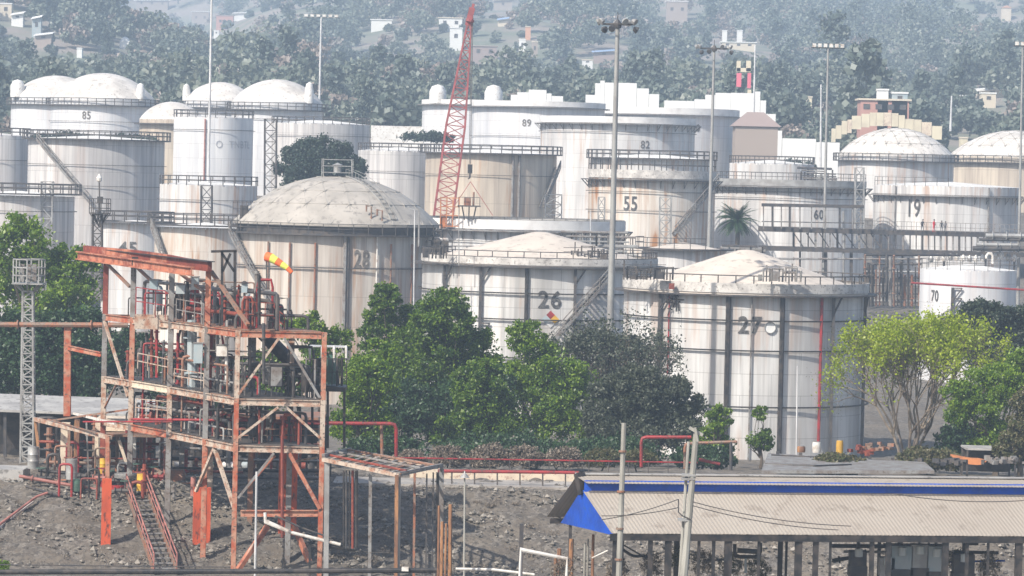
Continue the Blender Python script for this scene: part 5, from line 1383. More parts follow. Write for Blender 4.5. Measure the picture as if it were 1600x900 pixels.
# ---------------------------------------------------------------- lower left: sheds, manifolds, drums
wr = thing('warehouse', 'long low white roofed warehouse behind the lattice camera mast', 'building', P(70,720,236))
mb = MB(); a, b = P(-40,630,236), P(235,640,236); mb.hexa([a+Vector((0,-.8,-.45)), b+Vector((0,-.8,-.45)), b+Vector((0,5,.2)), a+Vector((0,5,.2)), a+Vector((0,-.8,-.3)), b+Vector((0,-.8,-.3)), b+Vector((0,5,.35)), a+Vector((0,5,.35))]); part(mb, 'roof', 'roofgrey', wr)
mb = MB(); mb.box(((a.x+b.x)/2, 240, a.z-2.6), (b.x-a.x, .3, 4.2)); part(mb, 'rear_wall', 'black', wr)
for x in (-20, 8, 60, 120, 185, 230): mb = MB(); mb.beam(P(x,646,235.6), P(x,740,235.6), .2, .2); part(mb, 'column', 'dark', wr)
sb = thing('small_building', 'small pale concrete building at the left edge above the bank', 'building', P(0,790,216))
mb = MB(); q = P(-6,772,216); mb.box(q+Vector((0,1,-.3)), (2.6,2.6,2.4)); part(mb, 'wall', 'galv', sb)
mb = MB(); mb.box(P(-4,742,216)+Vector((0,1,0)), (3.2,3.2,.75)); part(mb, 'roof', 'roofgrey', sb)
mb = MB(); mb.box(P(14,778,214.8), (.45,.06,.6)); part(mb, 'window', 'dark', sb)
# white washed process building behind the frame
wb_ = thing('process_house', 'cream walled process house behind the lower left of the frame', 'building', P(200,740,221))
mb = MB(); mb.box(P(196,662,222), (3.4,2.6,.75)); part(mb, 'upper_wall', 'cream', wb_)
mb = MB(); mb.box(P(206,677,221), (5.2,4.2,.14)); part(mb, 'slab', 'brown', wb_)
for (px, y0, y1, w, D, mt) in ((102,660,735,.55,221,'cream'),(158,682,728,.75,219,'cream'),(206,682,726,.5,219,'whitepipe'),(120,655,738,.3,220,'wood')):
    mb = MB(); a, b = P(px,y0,D), P(px,y1,D); mb.box((a+b)/2, (w,.4,a.z-b.z)); part(mb, 'pier', mt, wb_)
for (x0,y0,x1,y1,mt) in ((170,690,160,725,'whitepipe'),(186,688,197,722,'cream')): mb = MB(); mb.beam(P(x0,y0,218), P(x1,y1,218), .18, .18); part(mb, 'brace', mt, wb_)
# canopy frame left
cf = thing('canopy_structure', 'low rusty steel canopy frame left of the tall frame', 'steel frame', P(110,740,216))
for (a, b, w, mt) in (((55,655,222),(172,684,212),.26,'pale'),((55,655,222),(60,700,222),.18,'wood'),((168,682,212),(168,765,212),.24,'salmon'),((60,660,221),(200,640,218),.12,'brown'),((108,672,217),(107,735,217),.16,'brown'),((115,646,222),(180,662,214),.14,'whitepipe'),
      ((75,655,220),(150,676,213),.07,'brown'),((135,660,218),(138,740,218),.1,'grey')):
    mb = MB(); mb.beam(P(*a), P(*b), w, w*.9); part(mb, 'frame_member', mt, cf)
cf2 = thing('pipe_support', 'tall rusty column carrying a long level pipe at the left', 'pipe support', P(105,660,222))
mb = MB(); mb.ibeam(P(105,650,222), P(106,508,222), .42, .42, .05); part(mb, 'column', 'salmon', cf2)
mb = MB(); mb.ibeam(P(107,543,221.8), P(158,554,219.5), .2, .28, .04); part(mb, 'arm', 'salmon', cf2)
pipe([(-30,507,221.7),(200,508,221.7)], .16, 'brown', 'long brown level pipe crossing the trees at the left', flanges=2)
for (y, x0, x1, D) in ((654,60,250,213),): pass
# manifold of pipes and valves along the crest
rs = np.random.RandomState(77)
zc0 = G(-25, 214)
man = []
for i in range(20):
    px = 62+i*11+rs.uniform(-3,3); man.append(px)
mts = ['black','brick','dark','red','black','grey','brown','galv','black','pink']
for i, px in enumerate(man):
    D = rs.uniform(211,219); x = P(px,740,D).x; z = max(G(x,D), 4.6); h = rs.uniform(.7,2.4); mt = mts[rs.randint(10)]
    t = rs.rand(); lab = '%s from the left among the manifold on the bank crest' % ORD[i]
    if t < .45:
        w = rs.uniform(.5,1.1); pipe([Vector((x,D,z-.1)), Vector((x,D,z+h)), Vector((x+w,D,z+h)), Vector((x+w,D,z-.1))], rs.uniform(.05,.10), mt, '%s pipe loop, %s' % (NAMEC[mt], lab))
    elif t < .75:
        root = thing('hand_valve', '%s handwheel valve, %s' % (NAMEC[mt], lab), 'valve', (x,D,z))
        mb = MB(); mb.path([(x-.6,D,z+.35),(x+.6,D,z+.35)], .12, 8); mb.path([(x,D,z+.35),(x,D,z+.9)], .06, 6)
        for q in (-.6,-.25,.25,.6): mb.path([(x+q-.03,D,z+.35),(x+q+.03,D,z+.35)], .2, 8)
        for q in (-.5,.5): mb.beam((x+q,D,z-.1),(x+q,D,z+.35),.1,.1)
        mb.build('valve_body', M[mt], root, True)
        mb = MB(); mb.ring((x,D,0), .28, z+.92, .04, 14); mb.beam((x-.28,D,z+.92),(x+.28,D,z+.92),.04,.04); mb.build('handwheel', M['red' if i%2 else 'green'], root)
    else:
        pipe([Vector((x,D,z-.1)), Vector((x,D,z+h))], rs.uniform(.07,.13), mt, '%s standpipe with flanges, %s' % (NAMEC[mt], lab), flanges=3)
rs = np.random.RandomState(78)
for i in range(26):
    px = 58+i*17.5+rs.uniform(-4,4); D = rs.uniform(220,225.5); q = P(px,738,D); z = G(q.x,D); h = rs.uniform(1.0,3.6); mt = ['black','dark','brick','red','grey','black','brown','galv'][rs.randint(8)]
    lab = '%s from the left in the back row behind the bank crest' % ORD[i]
    if rs.rand() < .5:
        w = rs.uniform(.5,1.6); pipe([Vector((q.x,D,z-.1)), Vector((q.x,D,z+h)), Vector((q.x+w,D,z+h)), Vector((q.x+w,D,z-.1))], rs.uniform(.06,.12), mt, '%s pipe loop, %s' % (NAMEC[mt], lab))
    else: pipe([Vector((q.x,D,z-.1)), Vector((q.x,D,z+h))], rs.uniform(.08,.2), mt, '%s standpipe, %s' % (NAMEC[mt], lab), flanges=3)
for i,(x0,y0,x1,y1,D,r,mt) in enumerate(((60,690,250,694,222,.09,'brick'),(55,702,240,706,223,.06,'dark'),(250,700,520,706,223,.09,'grey'),(255,716,515,720,224,.12,'black'),(70,722,250,726,221,.10,'brown'),(330,690,500,694,222,.05,'pink'),(250,735,380,738,221,.08,'brick'))):
    pipe([(x0,y0,D),(x1,y1,D)], r, mt, 'level %s pipe in the back row behind the bank crest, %s of seven' % (NAMEC[mt], ORD[i]), None, 4)
for i,(x0,y0,x1,y1,D,r,mt) in enumerate(((30,744,150,765,214,.10,'pink'),(70,750,300,756,216,.08,'brown'),(60,735,160,745,217,.10,'black'),(180,742,330,746,217,.08,'galv'),(120,768,320,773,213.5,.06,'dark'),(40,760,120,782,212.6,.07,'dark'),(240,730,370,733,217,.07,'black'),(300,745,500,748,216,.08,'dark'),(380,735,500,736,218,.10,'black'),(400,760,500,762,217,.06,'pink'),(380,718,520,720,219,.05,'galv'),(100,715,260,718,218.5,.05,'brick'))):
    pipe([(x0,y0,D),(x1,y1,D)], r, mt, 'level %s pipe on the bank crest, %s of twelve' % (NAMEC[mt], ORD[i]), None, 3)
for i,(px,py,r,hh,D,mt,lab) in enumerate(((184,772,.38,1.0,214,'red','red drum beside the left orange pedestal'),(164,764,.3,.9,214.5,'red','red drum behind the left orange pedestal'),(221,754,.28,1.05,213.6,'yellow','yellow drum at the head of the embankment stair'),(161,728,.2,.9,216,'yellow','small yellow drum behind the rusty canopy post'),
      (112,733,.34,1.2,214,'galv','pale grey cylinder pot left of the frame'),(52,715,.34,1.3,217,'galv','pale grey cylinder pot beside the lattice camera mast'),(121,758,.34,.7,213.4,'green','dull green drum on the bank crest'),(197,743,.7,.25,214.5,'galv','flat grey basin behind the red drum'),(302,760,.16,1.1,212.5,'pink','pink bottle cylinder left of the big orange pedestal'))):
    q = P(px, py, D); root = thing('drum', lab, 'drum', q-Vector((0,0,hh/2)))
    mb = MB(); z = q.z; h2 = hh/2; mb.lathe((q.x,q.y,0), [(.01,z-h2),(r,z-h2),(r,z-h2*.34),(r*1.05,z-h2*.3),(r,z-h2*.26),(r,z+h2*.26),(r*1.05,z+h2*.3),(r,z+h2*.34),(r,z+h2),(.01,z+h2)], 18); mb.build('drum_body', M[mt], root, True)
    mb = MB(); mb.lathe((q.x+r*.4,q.y,0), [(.06,z+h2),(.06,z+h2+.05),(.01,z+h2+.06)], 8); mb.build('bung', M['dark'], root)
hv = thing('horizontal_vessel', 'dark horizontal vessel on saddles behind the stair head', 'vessel', P(258,762,217))
mb = MB(); a, b = P(240,750,217), P(286,752,217); mb.path([a+Vector((-.15,0,0)), a, b, b+Vector((.15,0,0))], [.5,.75,.75,.5], 16); part(mb, 'vessel_body', 'brown', hv, True)
for p in (a, b): mb = MB(); mb.box(p+Vector((0,0,-.9)), (.2,1.0,.7)); part(mb, 'saddle', 'dark', hv)
# lattice camera mast
def lattice(mb, base, top, w0, w1, n, r, x=True):
    base, top = Vector(base), Vector(top); ax = (top-base); ax.normalize()
    sx = ax.cross(Vector((0,1,0))).normalized(); sy = ax.cross(sx).normalized()
    C = []
    for i in range(n+1):
        t = i/n; c = base.lerp(top, t); w = (w0+(w1-w0)*t)/2
        C.append([c+sx*w*a+sy*w*b for a, b in ((-1,-1),(1,-1),(1,1),(-1,1))])
    for i in range(n):
        for j in range(4):
            mb.beam(C[i][j], C[i+1][j], r*1.6, r*1.6); mb.beam(C[i+1][j], C[i+1][(j+1)%4], r, r)
            if (i+j) % 2: mb.beam(C[i][j], C[i+1][(j+1)%4], r, r)
            else: mb.beam(C[i][(j+1)%4], C[i+1][j], r, r)
lt = thing('lattice_mast', 'grey lattice mast with a railed cage on top at the left', 'mast', P(45,752,226))
mb = MB(); lattice(mb, P(43,770,226), P(44,455,226), .85, .62, 26, .07); part(mb, 'lattice', 'galv', lt)
mb = MB(); q = P(45,443,226); 
for a in range(8):
    x, y = q.x+.98*math.cos(a*.785), q.y+.98*math.sin(a*.785); mb.beam((x,y,q.z),(x,y,q.z+1.5),.08,.08)
    x2, y2 = q.x+.98*math.cos(a*.785+.785), q.y+.98*math.sin(a*.785+.785)
    for z in (0,.5,1.0,1.5): mb.beam((x,y,q.z+z),(x2,y2,q.z+z),.07,.07)
    mb.beam((q.x+.3*math.cos(a*.785),q.y+.3*math.sin(a*.785),q.z-.6),(x,y,q.z),.06,.06)
mb.box((q.x,q.y,q.z),(1.9,1.9,.08)); part(mb, 'cage', 'galv', lt)
for dx in (-.4,0,.35): mb = MB(); mb.box((q.x+dx,q.y,q.z+.65),(.26,.3,1.1)); part(mb, 'lamp_housing', 'grey', lt)
# ---------------------------------------------------------------- pump shed added for darkness behind the frame, yard right of tank 27
ps = thing('added_pump_shed', 'dark open pump shed added as shade behind the tall steel frame', 'building', P(390,740,229))
mb = MB(); a, b = P(255,648,229), P(505,655,229); c = (a+b)/2
mb.box((c.x, 231.5, c.z), (b.x-a.x, 5.5, .16)); part(mb, 'roof', 'brown', ps)
mb = MB(); mb.box((c.x, 234, c.z-1.9), (b.x-a.x, .2, 3.6)); part(mb, 'rear_wall', 'black', ps)  # black wall stands in for deep shade inside the shed
for px in (262, 300, 345, 400, 450, 500): mb = MB(); mb.beam(P(px,652,228.8), P(px,760,228.8), .2, .2); part(mb, 'post', 'dark', ps)
for i, (px, mt) in enumerate(((285,'galv'),(330,'green'),(360,'whitepipe'),(385,'ltblue'),(425,'dark'),(470,'brick'))):
    q = P(px, 728, 227.5); r = thing('pump', '%s pump set under the dark pump shed, %s from the left' % (NAMEC[mt], ORD[i]), 'pump', q-Vector((0,0,.5)))
    mb = MB(); mb.path([q-Vector((.5,0,0)), q+Vector((.3,0,0))], .26, 12); mb.build('motor', M[mt], r, True)
    mb = MB(); mb.lathe((q.x+.55,q.y,0), [(.01,q.z-.3),(.3,q.z-.3),(.34,q.z),(.2,q.z+.3),(.12,q.z+.7),(.01,q.z+.7)], 12); mb.build('pump_casing', M['dark'], r, True)
    mb = MB(); mb.box(q+Vector((0,0,-.42)), (1.6,.6,.2)); mb.build('base_plate', M['dark'], r)

yr = thing('flat_roof', 'long low grey patched roof left of the yellow green tree', 'roof', P(1330,735,232))
mb = MB(); g = [P(1190,735,226), P(1460,735,226), P(1445,722,236), P(1200,708,240)]
mb.hexa([g[0]-Vector((0,0,.2)), g[1]-Vector((0,0,.2)), g[2]-Vector((0,0,.2)), g[3]-Vector((0,0,.2))]+g); part(mb, 'roof_sheet', 'grey', yr)
for i in range(7): mb = MB(); mb.box(P(1215+i*36, 712+i*2, 238.5)+Vector((0,0,.1)), (.2,.3,.35)); part(mb, 'weight_block', 'dark', yr)
mb = MB(); mb.path([P(1205,711,238), P(1400,721,236.5)], .07, 5); part(mb, 'edge_pipe', 'dark', yr)
pipe([(1196,725,231),(1275,728,230),(1330,726,232)], .07, 'black', 'bent black pipe lying on the grey patched roof')
for i,(px,py,r,hh,D,mt,lab) in enumerate(((1276,699,.30,.7,244,'whitepipe','white round drum at the foot of tank 27'),(1252,702,.28,.4,244,'wood','rusty tub left of the white round drum'),(1312,700,.24,1.0,243,'yellow','yellow and rust drum right of the white round drum'))):
    q = P(px, py, D); root = thing('drum', lab, 'drum', q-Vector((0,0,hh/2)))
    mb = MB(); z = q.z; h2 = hh/2; mb.lathe((q.x,q.y,0), [(.01,z-h2),(r*.9,z-h2),(r,z-h2*.5),(r,z+h2*.5),(r*.9,z+h2),(.01,z+h2)], 16); mb.build('drum_body', M[mt], root, True)
    mb = MB(); mb.lathe((q.x,q.y,0), [(r*.7,z+h2),(r*.7,z+h2+.04),(.01,z+h2+.05)], 10); mb.build('lid', M['grey'], root)
def heap(px, py, w, h, D, mat, label, cat='heap', seed=0, name='rubble_heap'):
    rs = np.random.RandomState(seed); q = P(px, py, D); mb = MB()
    for i in range(int(14*w)):
        mb.box(q+Vector((rs.normal()*w*.32, rs.normal()*.5, abs(rs.normal())*h*.3)), (rs.uniform(.15,.5), rs.uniform(.15,.4), rs.uniform(.08,.3)), rs.uniform(0,3))
    return solo(mb, name, M[mat], label, cat, kind='stuff')
heap(1345,707,1.2,.7,243,'brick','reddish brick heap before the right side of tank 27',seed=2)
heap(1375,702,1.2,.6,244,'brown','brown scrap heap right of the brick heap',seed=3,name='scrap_heap')
heap(1490,724,2.6,.5,238,'dark','dark scrap heap behind the shed ridge at the right',seed=6,name='scrap_heap')
heap(1570,722,2.2,.5,238,'grey','grey scrap heap behind the shed ridge near the right edge',seed=7,name='scrap_heap')
mb = MB(); a, b = P(1486,711,241), P(1540,719,240.5)
vs = []; n = 12
for i in range(n+1):
    t = i/n; c = a.lerp(b, t)+Vector((0,0,-.12*math.sin(t*3.14))); w = .28*math.sin(min(1,t*3+.15)*1.57)*math.sin(min(1,(1-t)*4+.1)*1.57)
    vs += [c+Vector((0,-.5,-w)), c+Vector((0,.5,-w)), c+Vector((0,.5,w*.4)), c+Vector((0,-.5,w*.4))]
fs = []
for i in range(n):
    for j in range(4): fs.append((i*4+j, i*4+(j+1)%4, i*4+4+(j+1)%4, i*4+4+j))
mb.add(vs, fs+[(0,3,2,1),(n*4,n*4+1,n*4+2,n*4+3)]); solo(mb, 'metal_sheet', M['craneor'], 'curved orange sheet lying in the yard at the right', 'metal sheet')
lr = thing('lean_to', 'low dark lean-to roof under the green tree at the right', 'shelter', P(1545,720,244))
mb = MB(); c = P(1545,700,244); mb.box(c, (3.4,3,.12)); part(mb, 'roof', 'roofgrey', lr)
for dx in (-1.6,1.6):
    for dy in (-1.4,1.4): mb = MB(); mb.beam(c+Vector((dx,dy,0)), c+Vector((dx,dy,-2)), .12,.12); part(mb, 'post', 'dark', lr)
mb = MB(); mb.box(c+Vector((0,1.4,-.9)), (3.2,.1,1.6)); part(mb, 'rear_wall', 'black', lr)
pole('thin_post', 'thin white post in front of the right half of tank 27', 1246,572,1244,735,248,.06,.04,'mastw','post')
pole('thin_post', 'thin white post before tank 28 at its right side', 648,328,646,520,330,.07,.05,'mastw','post')
mb = MB(); mb.path([P(654,385,345), P(655,328,345), P(640,327,345)], .08, 6); solo(mb, 'vent_pipe', M['galv'], 'pale bent vent pipe right of the beige dome', 'pipe')
pole('thin_post', 'thin grey post on the left rim of the tank numbered 26', 717,325,717,415,334,.05,.04,'galv','post')

# ---------------------------------------------------------------- floodlight masts
def flood(label, x0, y0, x1, y1, D, r0, r1, mat, headw, nl, style='ring', gm='dark'):
    zb = None; base = P(x1, y1, D); top = P(x0, y0, D)
    base = Vector((base.x, D, min(base.z, G(base.x, D)-.2)))
    root = thing('floodlight_mast', label, 'light mast', base, 'floodlight masts'); mb = MB()
    mb.path([base, base.lerp(top,.5), top], [r0*1.15, (r0+r1)/2, r1], 12); part(mb, 'mast_shaft', mat, root, True)
    if style == 'ring':
        mb = MB(); mb.ring((top.x, top.y, 0), headw*.42, top.z, .07, 20)
        for i in range(4): a = i*1.57+.4; mb.beam(top, top+Vector((headw*.42*math.cos(a), headw*.42*math.sin(a), 0)), .08, .08)
        mb.lathe((top.x, top.y, 0), [(.01,top.z-.35),(.3,top.z-.3),(.35,top.z),(.15,top.z+.35),(.04,top.z+.4),(.03,top.z+1.0),(.01,top.z+1.0)], 10); part(mb, 'head_frame', gm, root)
        for i in range(nl):
            a = 6.283*i/nl+.2; q = top+Vector((headw*.5*math.cos(a), headw*.5*math.sin(a), (.25 if i%3 else -.35)))
            mb = MB(); d = Vector((math.cos(a), math.sin(a), -.5)).normalized(); mb.path([q-d*.12, q+d*.18, q+d*.24], [.18,.30,.27], 8); part(mb, 'floodlight', 'galv' if i % 3 else 'dark', root)
    elif style == 'bar':
        mb = MB(); mb.beam(top-Vector((headw/2,0,0)), top+Vector((headw/2,0,0)), .12, .12); mb.beam(top-Vector((headw/2,0,-.5)), top+Vector((headw/2,0,.5)), .08, .08); part(mb, 'head_frame', gm, root)
        for i in range(nl):
            q = top+Vector((headw*((i+.5)/nl-.5), -.15, .3)); mb = MB(); mb.box(q, (headw/nl*.6,.3,.45)); part(mb, 'floodlight', 'whitepipe', root)
    return root
flood('tall grey floodlight mast with a ring of lamps between tanks 26 and 27', 965,38,952,560,296,.33,.17,'mast',2.9,9)
flood('grey floodlight mast behind the roof of tank 27, left of the palm', 1116,76,1107,400,425,.28,.14,'mast',4.0,9)
flood('grey floodlight mast above the tank numbered 60', 1294,75,1290,300,455,.22,.12,'mast',4.2,6,'bar')
flood('pale floodlight mast cut by the right edge of the photo', 1598,72,1594,340,455,.2,.11,'mast',2.2,3,'bar')
flood('tall white light mast rising out of the photo top left', 331,-22,326,270,452,.20,.12,'mastw',3.0,4,'bar','galv')
flood('white floodlight mast far back right of the left domes', 502,27,499,150,705,.26,.16,'mastw',7.0,6,'bar','galv')
pole('thin_mast', 'thin pale mast beside the pink and yellow tower', 1180,70,1176,250,660,.2,.13,'mastw','mast')
pole('thin_mast', 'thin pale mast left of the floodlight mast above tank 60', 1283,132,1282,262,640,.2,.13,'mastw','mast')
pole('thin_mast', 'short pale lamp mast on the hill above the right domes', 1487,150,1485,205,720,.25,.15,'mastw','mast')
pole('thin_mast', 'tall thin white pole behind tank 59 and the light mast', 923,330,922,420,398,.06,.05,'mastw','mast')
pole('thin_mast', 'thin brown pole left of the large streaked tank stair', 71,285,70,345,425,.09,.08,'galv','mast')
# lattice towers among the tanks
for (x, y0, y1, D, w, lab) in ((423,186,292,470,1.5,'grey lattice ladder tower left of the round dark tree'),(74,284,340,425,1.3,'pale lattice ladder tower before the large streaked tank'),(865,304,345,450,2.0,'white lattice ladder tower behind tank 26'),(323,290,345,440,1.3,'dark ladder frame against the bright white tank'),(1040,308,360,445,1.4,'white lattice ladder tower on the tank numbered 55'),(940,308,350,448,.8,'narrow white ladder left of the number 55'),(1343,262,345,470,1.1,'pale lattice tower between the tanks numbered 60 and 19')):
    a, b = P(x,y1,D), P(x,y0,D); mb = MB(); lattice(mb, (a.x,D,a.z-3), b, w, w, max(5, int((b-a).length/1.3)+2), .09); solo(mb, 'lattice_tower', M['galv'] if 'dark' not in lab else M['dark'], lab, 'tower')
# lighting tower with cage, left
lg = thing('lighting_tower', 'dark lighting tower with a railed cage before the tank numbered 45', 'tower', P(152,400,330))
mb = MB(); lattice(mb, P(152,470,330), P(152,335,330), .9, .8, 9, .08); part(mb, 'lattice', 'dark', lg)
mb = MB(); q = P(156,333,330)
for i in range(8):
    a = i*.785; x, y = q.x+.95*math.cos(a), q.y+.95*math.sin(a); mb.beam((x,y,q.z),(x,y,q.z+1.3),.07,.07); x2, y2 = q.x+.95*math.cos(a+.785), q.y+.95*math.sin(a+.785)
    for z in (0,.45,.9,1.3): mb.beam((x,y,q.z+z),(x2,y2,q.z+z),.06,.06)
    mb.beam((q.x,q.y,q.z-1.3),(x,y,q.z),.07,.07)
mb.box((q.x,q.y,q.z),(1.6,1.6,.1)); part(mb, 'cage', 'dark', lg)
mb = MB(); mb.path([q, P(155,285,330)], .06, 6); mb.box(q+Vector((0,0,1.2)), (.5,.4,.6)); part(mb, 'lamp_pole', 'dark', lg)
mb = MB(); z = P(155,278,330); mb.lathe((z.x,z.y,0), [(.01,z.z-.4),(.22,z.z-.3),(.26,z.z),(.1,z.z+.3),(.01,z.z+.4)], 10); part(mb, 'lamp', 'whitepipe', lg, True)

# ---------------------------------------------------------------- crawler crane
cr_ = thing('crawler_crane', 'crawler crane with a tall leaning red lattice boom', 'crane', P(672,520,436))
bx, by = P(672,490,436), P(736,20,436)
n = 32; ax = (by-bx).normalized(); sx = Vector((1,0,0)); sx = (sx-ax*sx.dot(ax)).normalized(); sy = ax.cross(sx)
def wd(t): return 2.25*min(1, t*7+.35)*min(1, (1-t)*2.3+.14)
C = [[bx.lerp(by, i/n)+sx*wd(i/n)/2*a+sy*wd(i/n)/2*b for a, b in ((-1,-1),(1,-1),(1,1),(-1,1))] for i in range(n+1)]
mb = MB()
for i in range(n):
    for j in range(4):
        mb.beam(C[i][j], C[i+1][j], .22, .22); mb.beam(C[i+1][j], C[i+1][(j+1)%4], .09, .09)
        mb.beam(C[i][j if i%2 else (j+1)%4], C[i+1][(j+1)%4 if i%2 else j], .10, .10)
part(mb, 'boom', 'cranered', cr_)
mb = MB(); mb.beam(P(731,40,436), P(738,12,436), .7, .7); mb.beam(P(738,14,436), P(740,6,436), .3,.3); mb.path([P(734,34,435.6),P(735,30,435.6)],.5,10); part(mb, 'boom_head', 'cranered', cr_)
mb = MB(); mb.path([P(739,15,436), P(735,256,432)], .05, 5); mb.path([P(737,18,436), P(733,256,432)], .04, 5); part(mb, 'hoist_rope', 'dark', cr_)
hb = MB(); q = P(734.5,264,432); hb.box(q, (.55,.35,1.1)); hb.path([q-Vector((0,0,.5)), q-Vector((0,0,1.0)), q-Vector((.2,0,1.2))], .09, 6); part(hb, 'hook_block', 'black', cr_)
mb = MB(); c = Vector((bx.x, 436, G(bx.x,436)+.9)); 
for s in (-1.6,1.6): mb.hexa([c+Vector((s-.4,-3,-.8)),c+Vector((s+.4,-3,-.8)),c+Vector((s+.4,3,-.8)),c+Vector((s-.4,3,-.8)),c+Vector((s-.4,-3.3,.1)),c+Vector((s+.4,-3.3,.1)),c+Vector((s+.4,3.3,.1)),c+Vector((s-.4,3.3,.1))])
part(mb, 'track', 'black', cr_)
mb = MB(); mb.box(c+Vector((0,1.2,1.4)), (3.0,5.5,1.9)); part(mb, 'machine_house', 'craneor', cr_)
mb = MB(); mb.box(c+Vector((-1.2,-1.6,1.5)), (1.1,1.6,1.9)); part(mb, 'cab', 'cranered', cr_)
sl = thing('lifting_sling', 'pair of rope slings hanging from the crane hook', 'sling', P(735,288,432))
for x in (700, 770): mb = MB(); mb.path([P(735,284,432), P(x,337,432)], .05, 5); part(mb, 'rope', 'pink', sl)
bk = thing('work_basket', 'orange work basket standing on the rim of the low floating roof tank', 'basket', P(706,348,414))
mb = MB(); q = P(702,334,414)
for dx in (-1.0,-.3,.4,1.1):
    for dy in (-.6,.6): mb.beam(q+Vector((dx,dy,-1.5)), q+Vector((dx,dy,1.9)), .10,.10)
for z in (-1.4,-.2,.8,1.8):
    for dy in (-.6,.6): mb.beam(q+Vector((-1,dy,z)), q+Vector((1.1,dy,z)), .09,.09)
part(mb, 'basket_frame', 'craneor', bk)
mb = MB(); mb.box(q+Vector((-.7,0,-1.0)), (.6,.9,1.3)); part(mb, 'panel', 'craneor', bk)
wp = thing('work_platform', 'dark raised work platform with machinery next to the orange basket', 'platform', P(733,342,413))
mb = MB(); q = P(733,322,413); mb.box(q, (2.6,1.8,.14))
for dx in (-.8,0,.8): mb.beam(q+Vector((dx*.6,0,-1.6)), q+Vector((dx,0,0)), .14,.14)
for dx in (-1.2,-.4,.4,1.2): mb.beam(q+Vector((dx,-.8,0)), q+Vector((dx,-.8,1.0)), .06,.06)
mb.beam(q+Vector((-1.2,-.8,1)), q+Vector((1.2,-.8,1)), .06,.06); part(mb, 'platform_frame', 'dark', wp)
mb = MB(); mb.box(q+Vector((-.2,0,.5)), (.8,.7,.9)); mb.path([q+Vector((.5,0,0)), q+Vector((.5,0,1.6))], .1, 6); part(mb, 'machine', 'brown', wp)

# ---------------------------------------------------------------- windsock
wsk = thing('windsock', 'orange and yellow striped windsock drooping before the beige domed tank', 'windsock', P(418,520,300))
mb = MB(); mb.path([P(418,540,300), P(416,398,300)], .05, 6); part(mb, 'pole', 'dark', wsk)
mb = MB(); pts = [P(416,401,300), P(424,403,299.8), P(432,408,299.7), P(440,413,299.6), P(449,419,299.5), P(456,426,299.4)]; rad = [.40,.38,.33,.28,.22,.17]; n = 14
ringv = []
for i, (p, r) in enumerate(zip(pts, rad)):
    d = (pts[min(i+1,5)]-pts[max(i-1,0)]).normalized(); u = d.cross(Vector((0,1,0))).normalized(); w = d.cross(u)
    ringv.append([p+u*r*math.cos(6.283*j/n)+w*r*math.sin(6.283*j/n) for j in range(n)])
for i in range(5):
    mb.mi = i % 2; mb.add(ringv[i]+ringv[i+1], [(j, (j+1)%n, n+(j+1)%n, n+j) for j in range(n)])
o = mb.build('sock', [M['sockr'], M['socky']], wsk, True)

# ---------------------------------------------------------------- steel bridges and pipe tangle at the right
gb = thing('pipe_bridge', 'long grey steel pipe bridge with a railed walkway before tank 19', 'pipe bridge', P(1400,440,452))
def gpart(name, a, b, w, mt='grey'): mb = MB(); mb.beam(P(*a), P(*b), w, w); part(mb, name, mt, gb)
for (y, w) in ((361,.55),(391,.5)):
    gpart('girder', (1185,y-3,452), (1610,y+8,452), w, 'dark'); gpart('girder', (1185,y-5,458), (1610,y+6,458), w*.8, 'dark')
for i in range(30):
    x = 1240+i*11.4 if i < 16 else 1422+(i-16)*9.6
    if x > 1540: continue
    gpart('post', (x,362+(x-1185)*.02,452), (x,392+(x-1185)*.02,452), .16 if i % 3 else .26, 'grey' if i % 2 else 'dark')
for i in range(8): gpart('brace', (1240+i*20,364,452), (1258+i*20,390,452), .13, 'dark')
for x in (1250,1290,1330,1352,1372,1410,1475,1540,1585): gpart('leg', (x,392,453), (x,470,453), .38 if x in (1290,1330) else .24, 'dark' if x%4 else 'grey')
frail(1340,359,451.5,1600,366,451.5,1.15,'grey',parent=gb,t=.05,n=34)
gf = thing('portal_structure', 'grey steel portal frame standing on the pipe bridge before tank 60', 'steel frame', P(1275,360,450))
for x in (1193,1207,1221,1234,1250,1268,1290,1312,1332,1345): mb = MB(); mb.beam(P(x,320,450), P(x,358,450), .26 if x in (1207,1234,1312) else .14, .2); part(mb, 'post', 'dark' if x in (1234,1312,1207) else 'grey', gf)
for y, w in ((320,.4),(346,.12)): mb = MB(); mb.beam(P(1190,y,450), P(1350,y+3,450), w, w); part(mb, 'girder', 'dark', gf)
for i, (y, x0, x1, r, mt) in enumerate(((368,1540,1605,.3,'galv'),(374,1530,1605,.2,'dark'),(382,1525,1590,.25,'galv'),(388,1520,1605,.3,'dark'),(398,1350,1500,.15,'black'),(404,1200,1440,.12,'grey'),(412,1355,1440,.14,'dark'),(424,1350,1440,.12,'galv'),(433,1340,1436,.12,'dark'),(445,1350,1436,.14,'grey'),(458,1360,1436,.12,'dark'),(470,1365,1440,.15,'galv'))):
    pipe([(x0,y,446),(x1,y+1,446)], r, mt, 'level %s pipe below the pipe bridge at the right, %s from the top' % (NAMEC[mt], ORD[i]), None, 3)
rs = np.random.RandomState(5)
for i in range(16):
    x = 1352+i*5.6; mt = ['grey','dark','dark','brown'][rs.randint(4)]; y0 = rs.uniform(396,430)
    pipe([(x,y0,444-rs.rand()*3),(x,478,444)], rs.uniform(.08,.2), mt, 'upright %s pipe right of tank 27, %s from the left' % (NAMEC[mt], ORD[i]), None, 2)
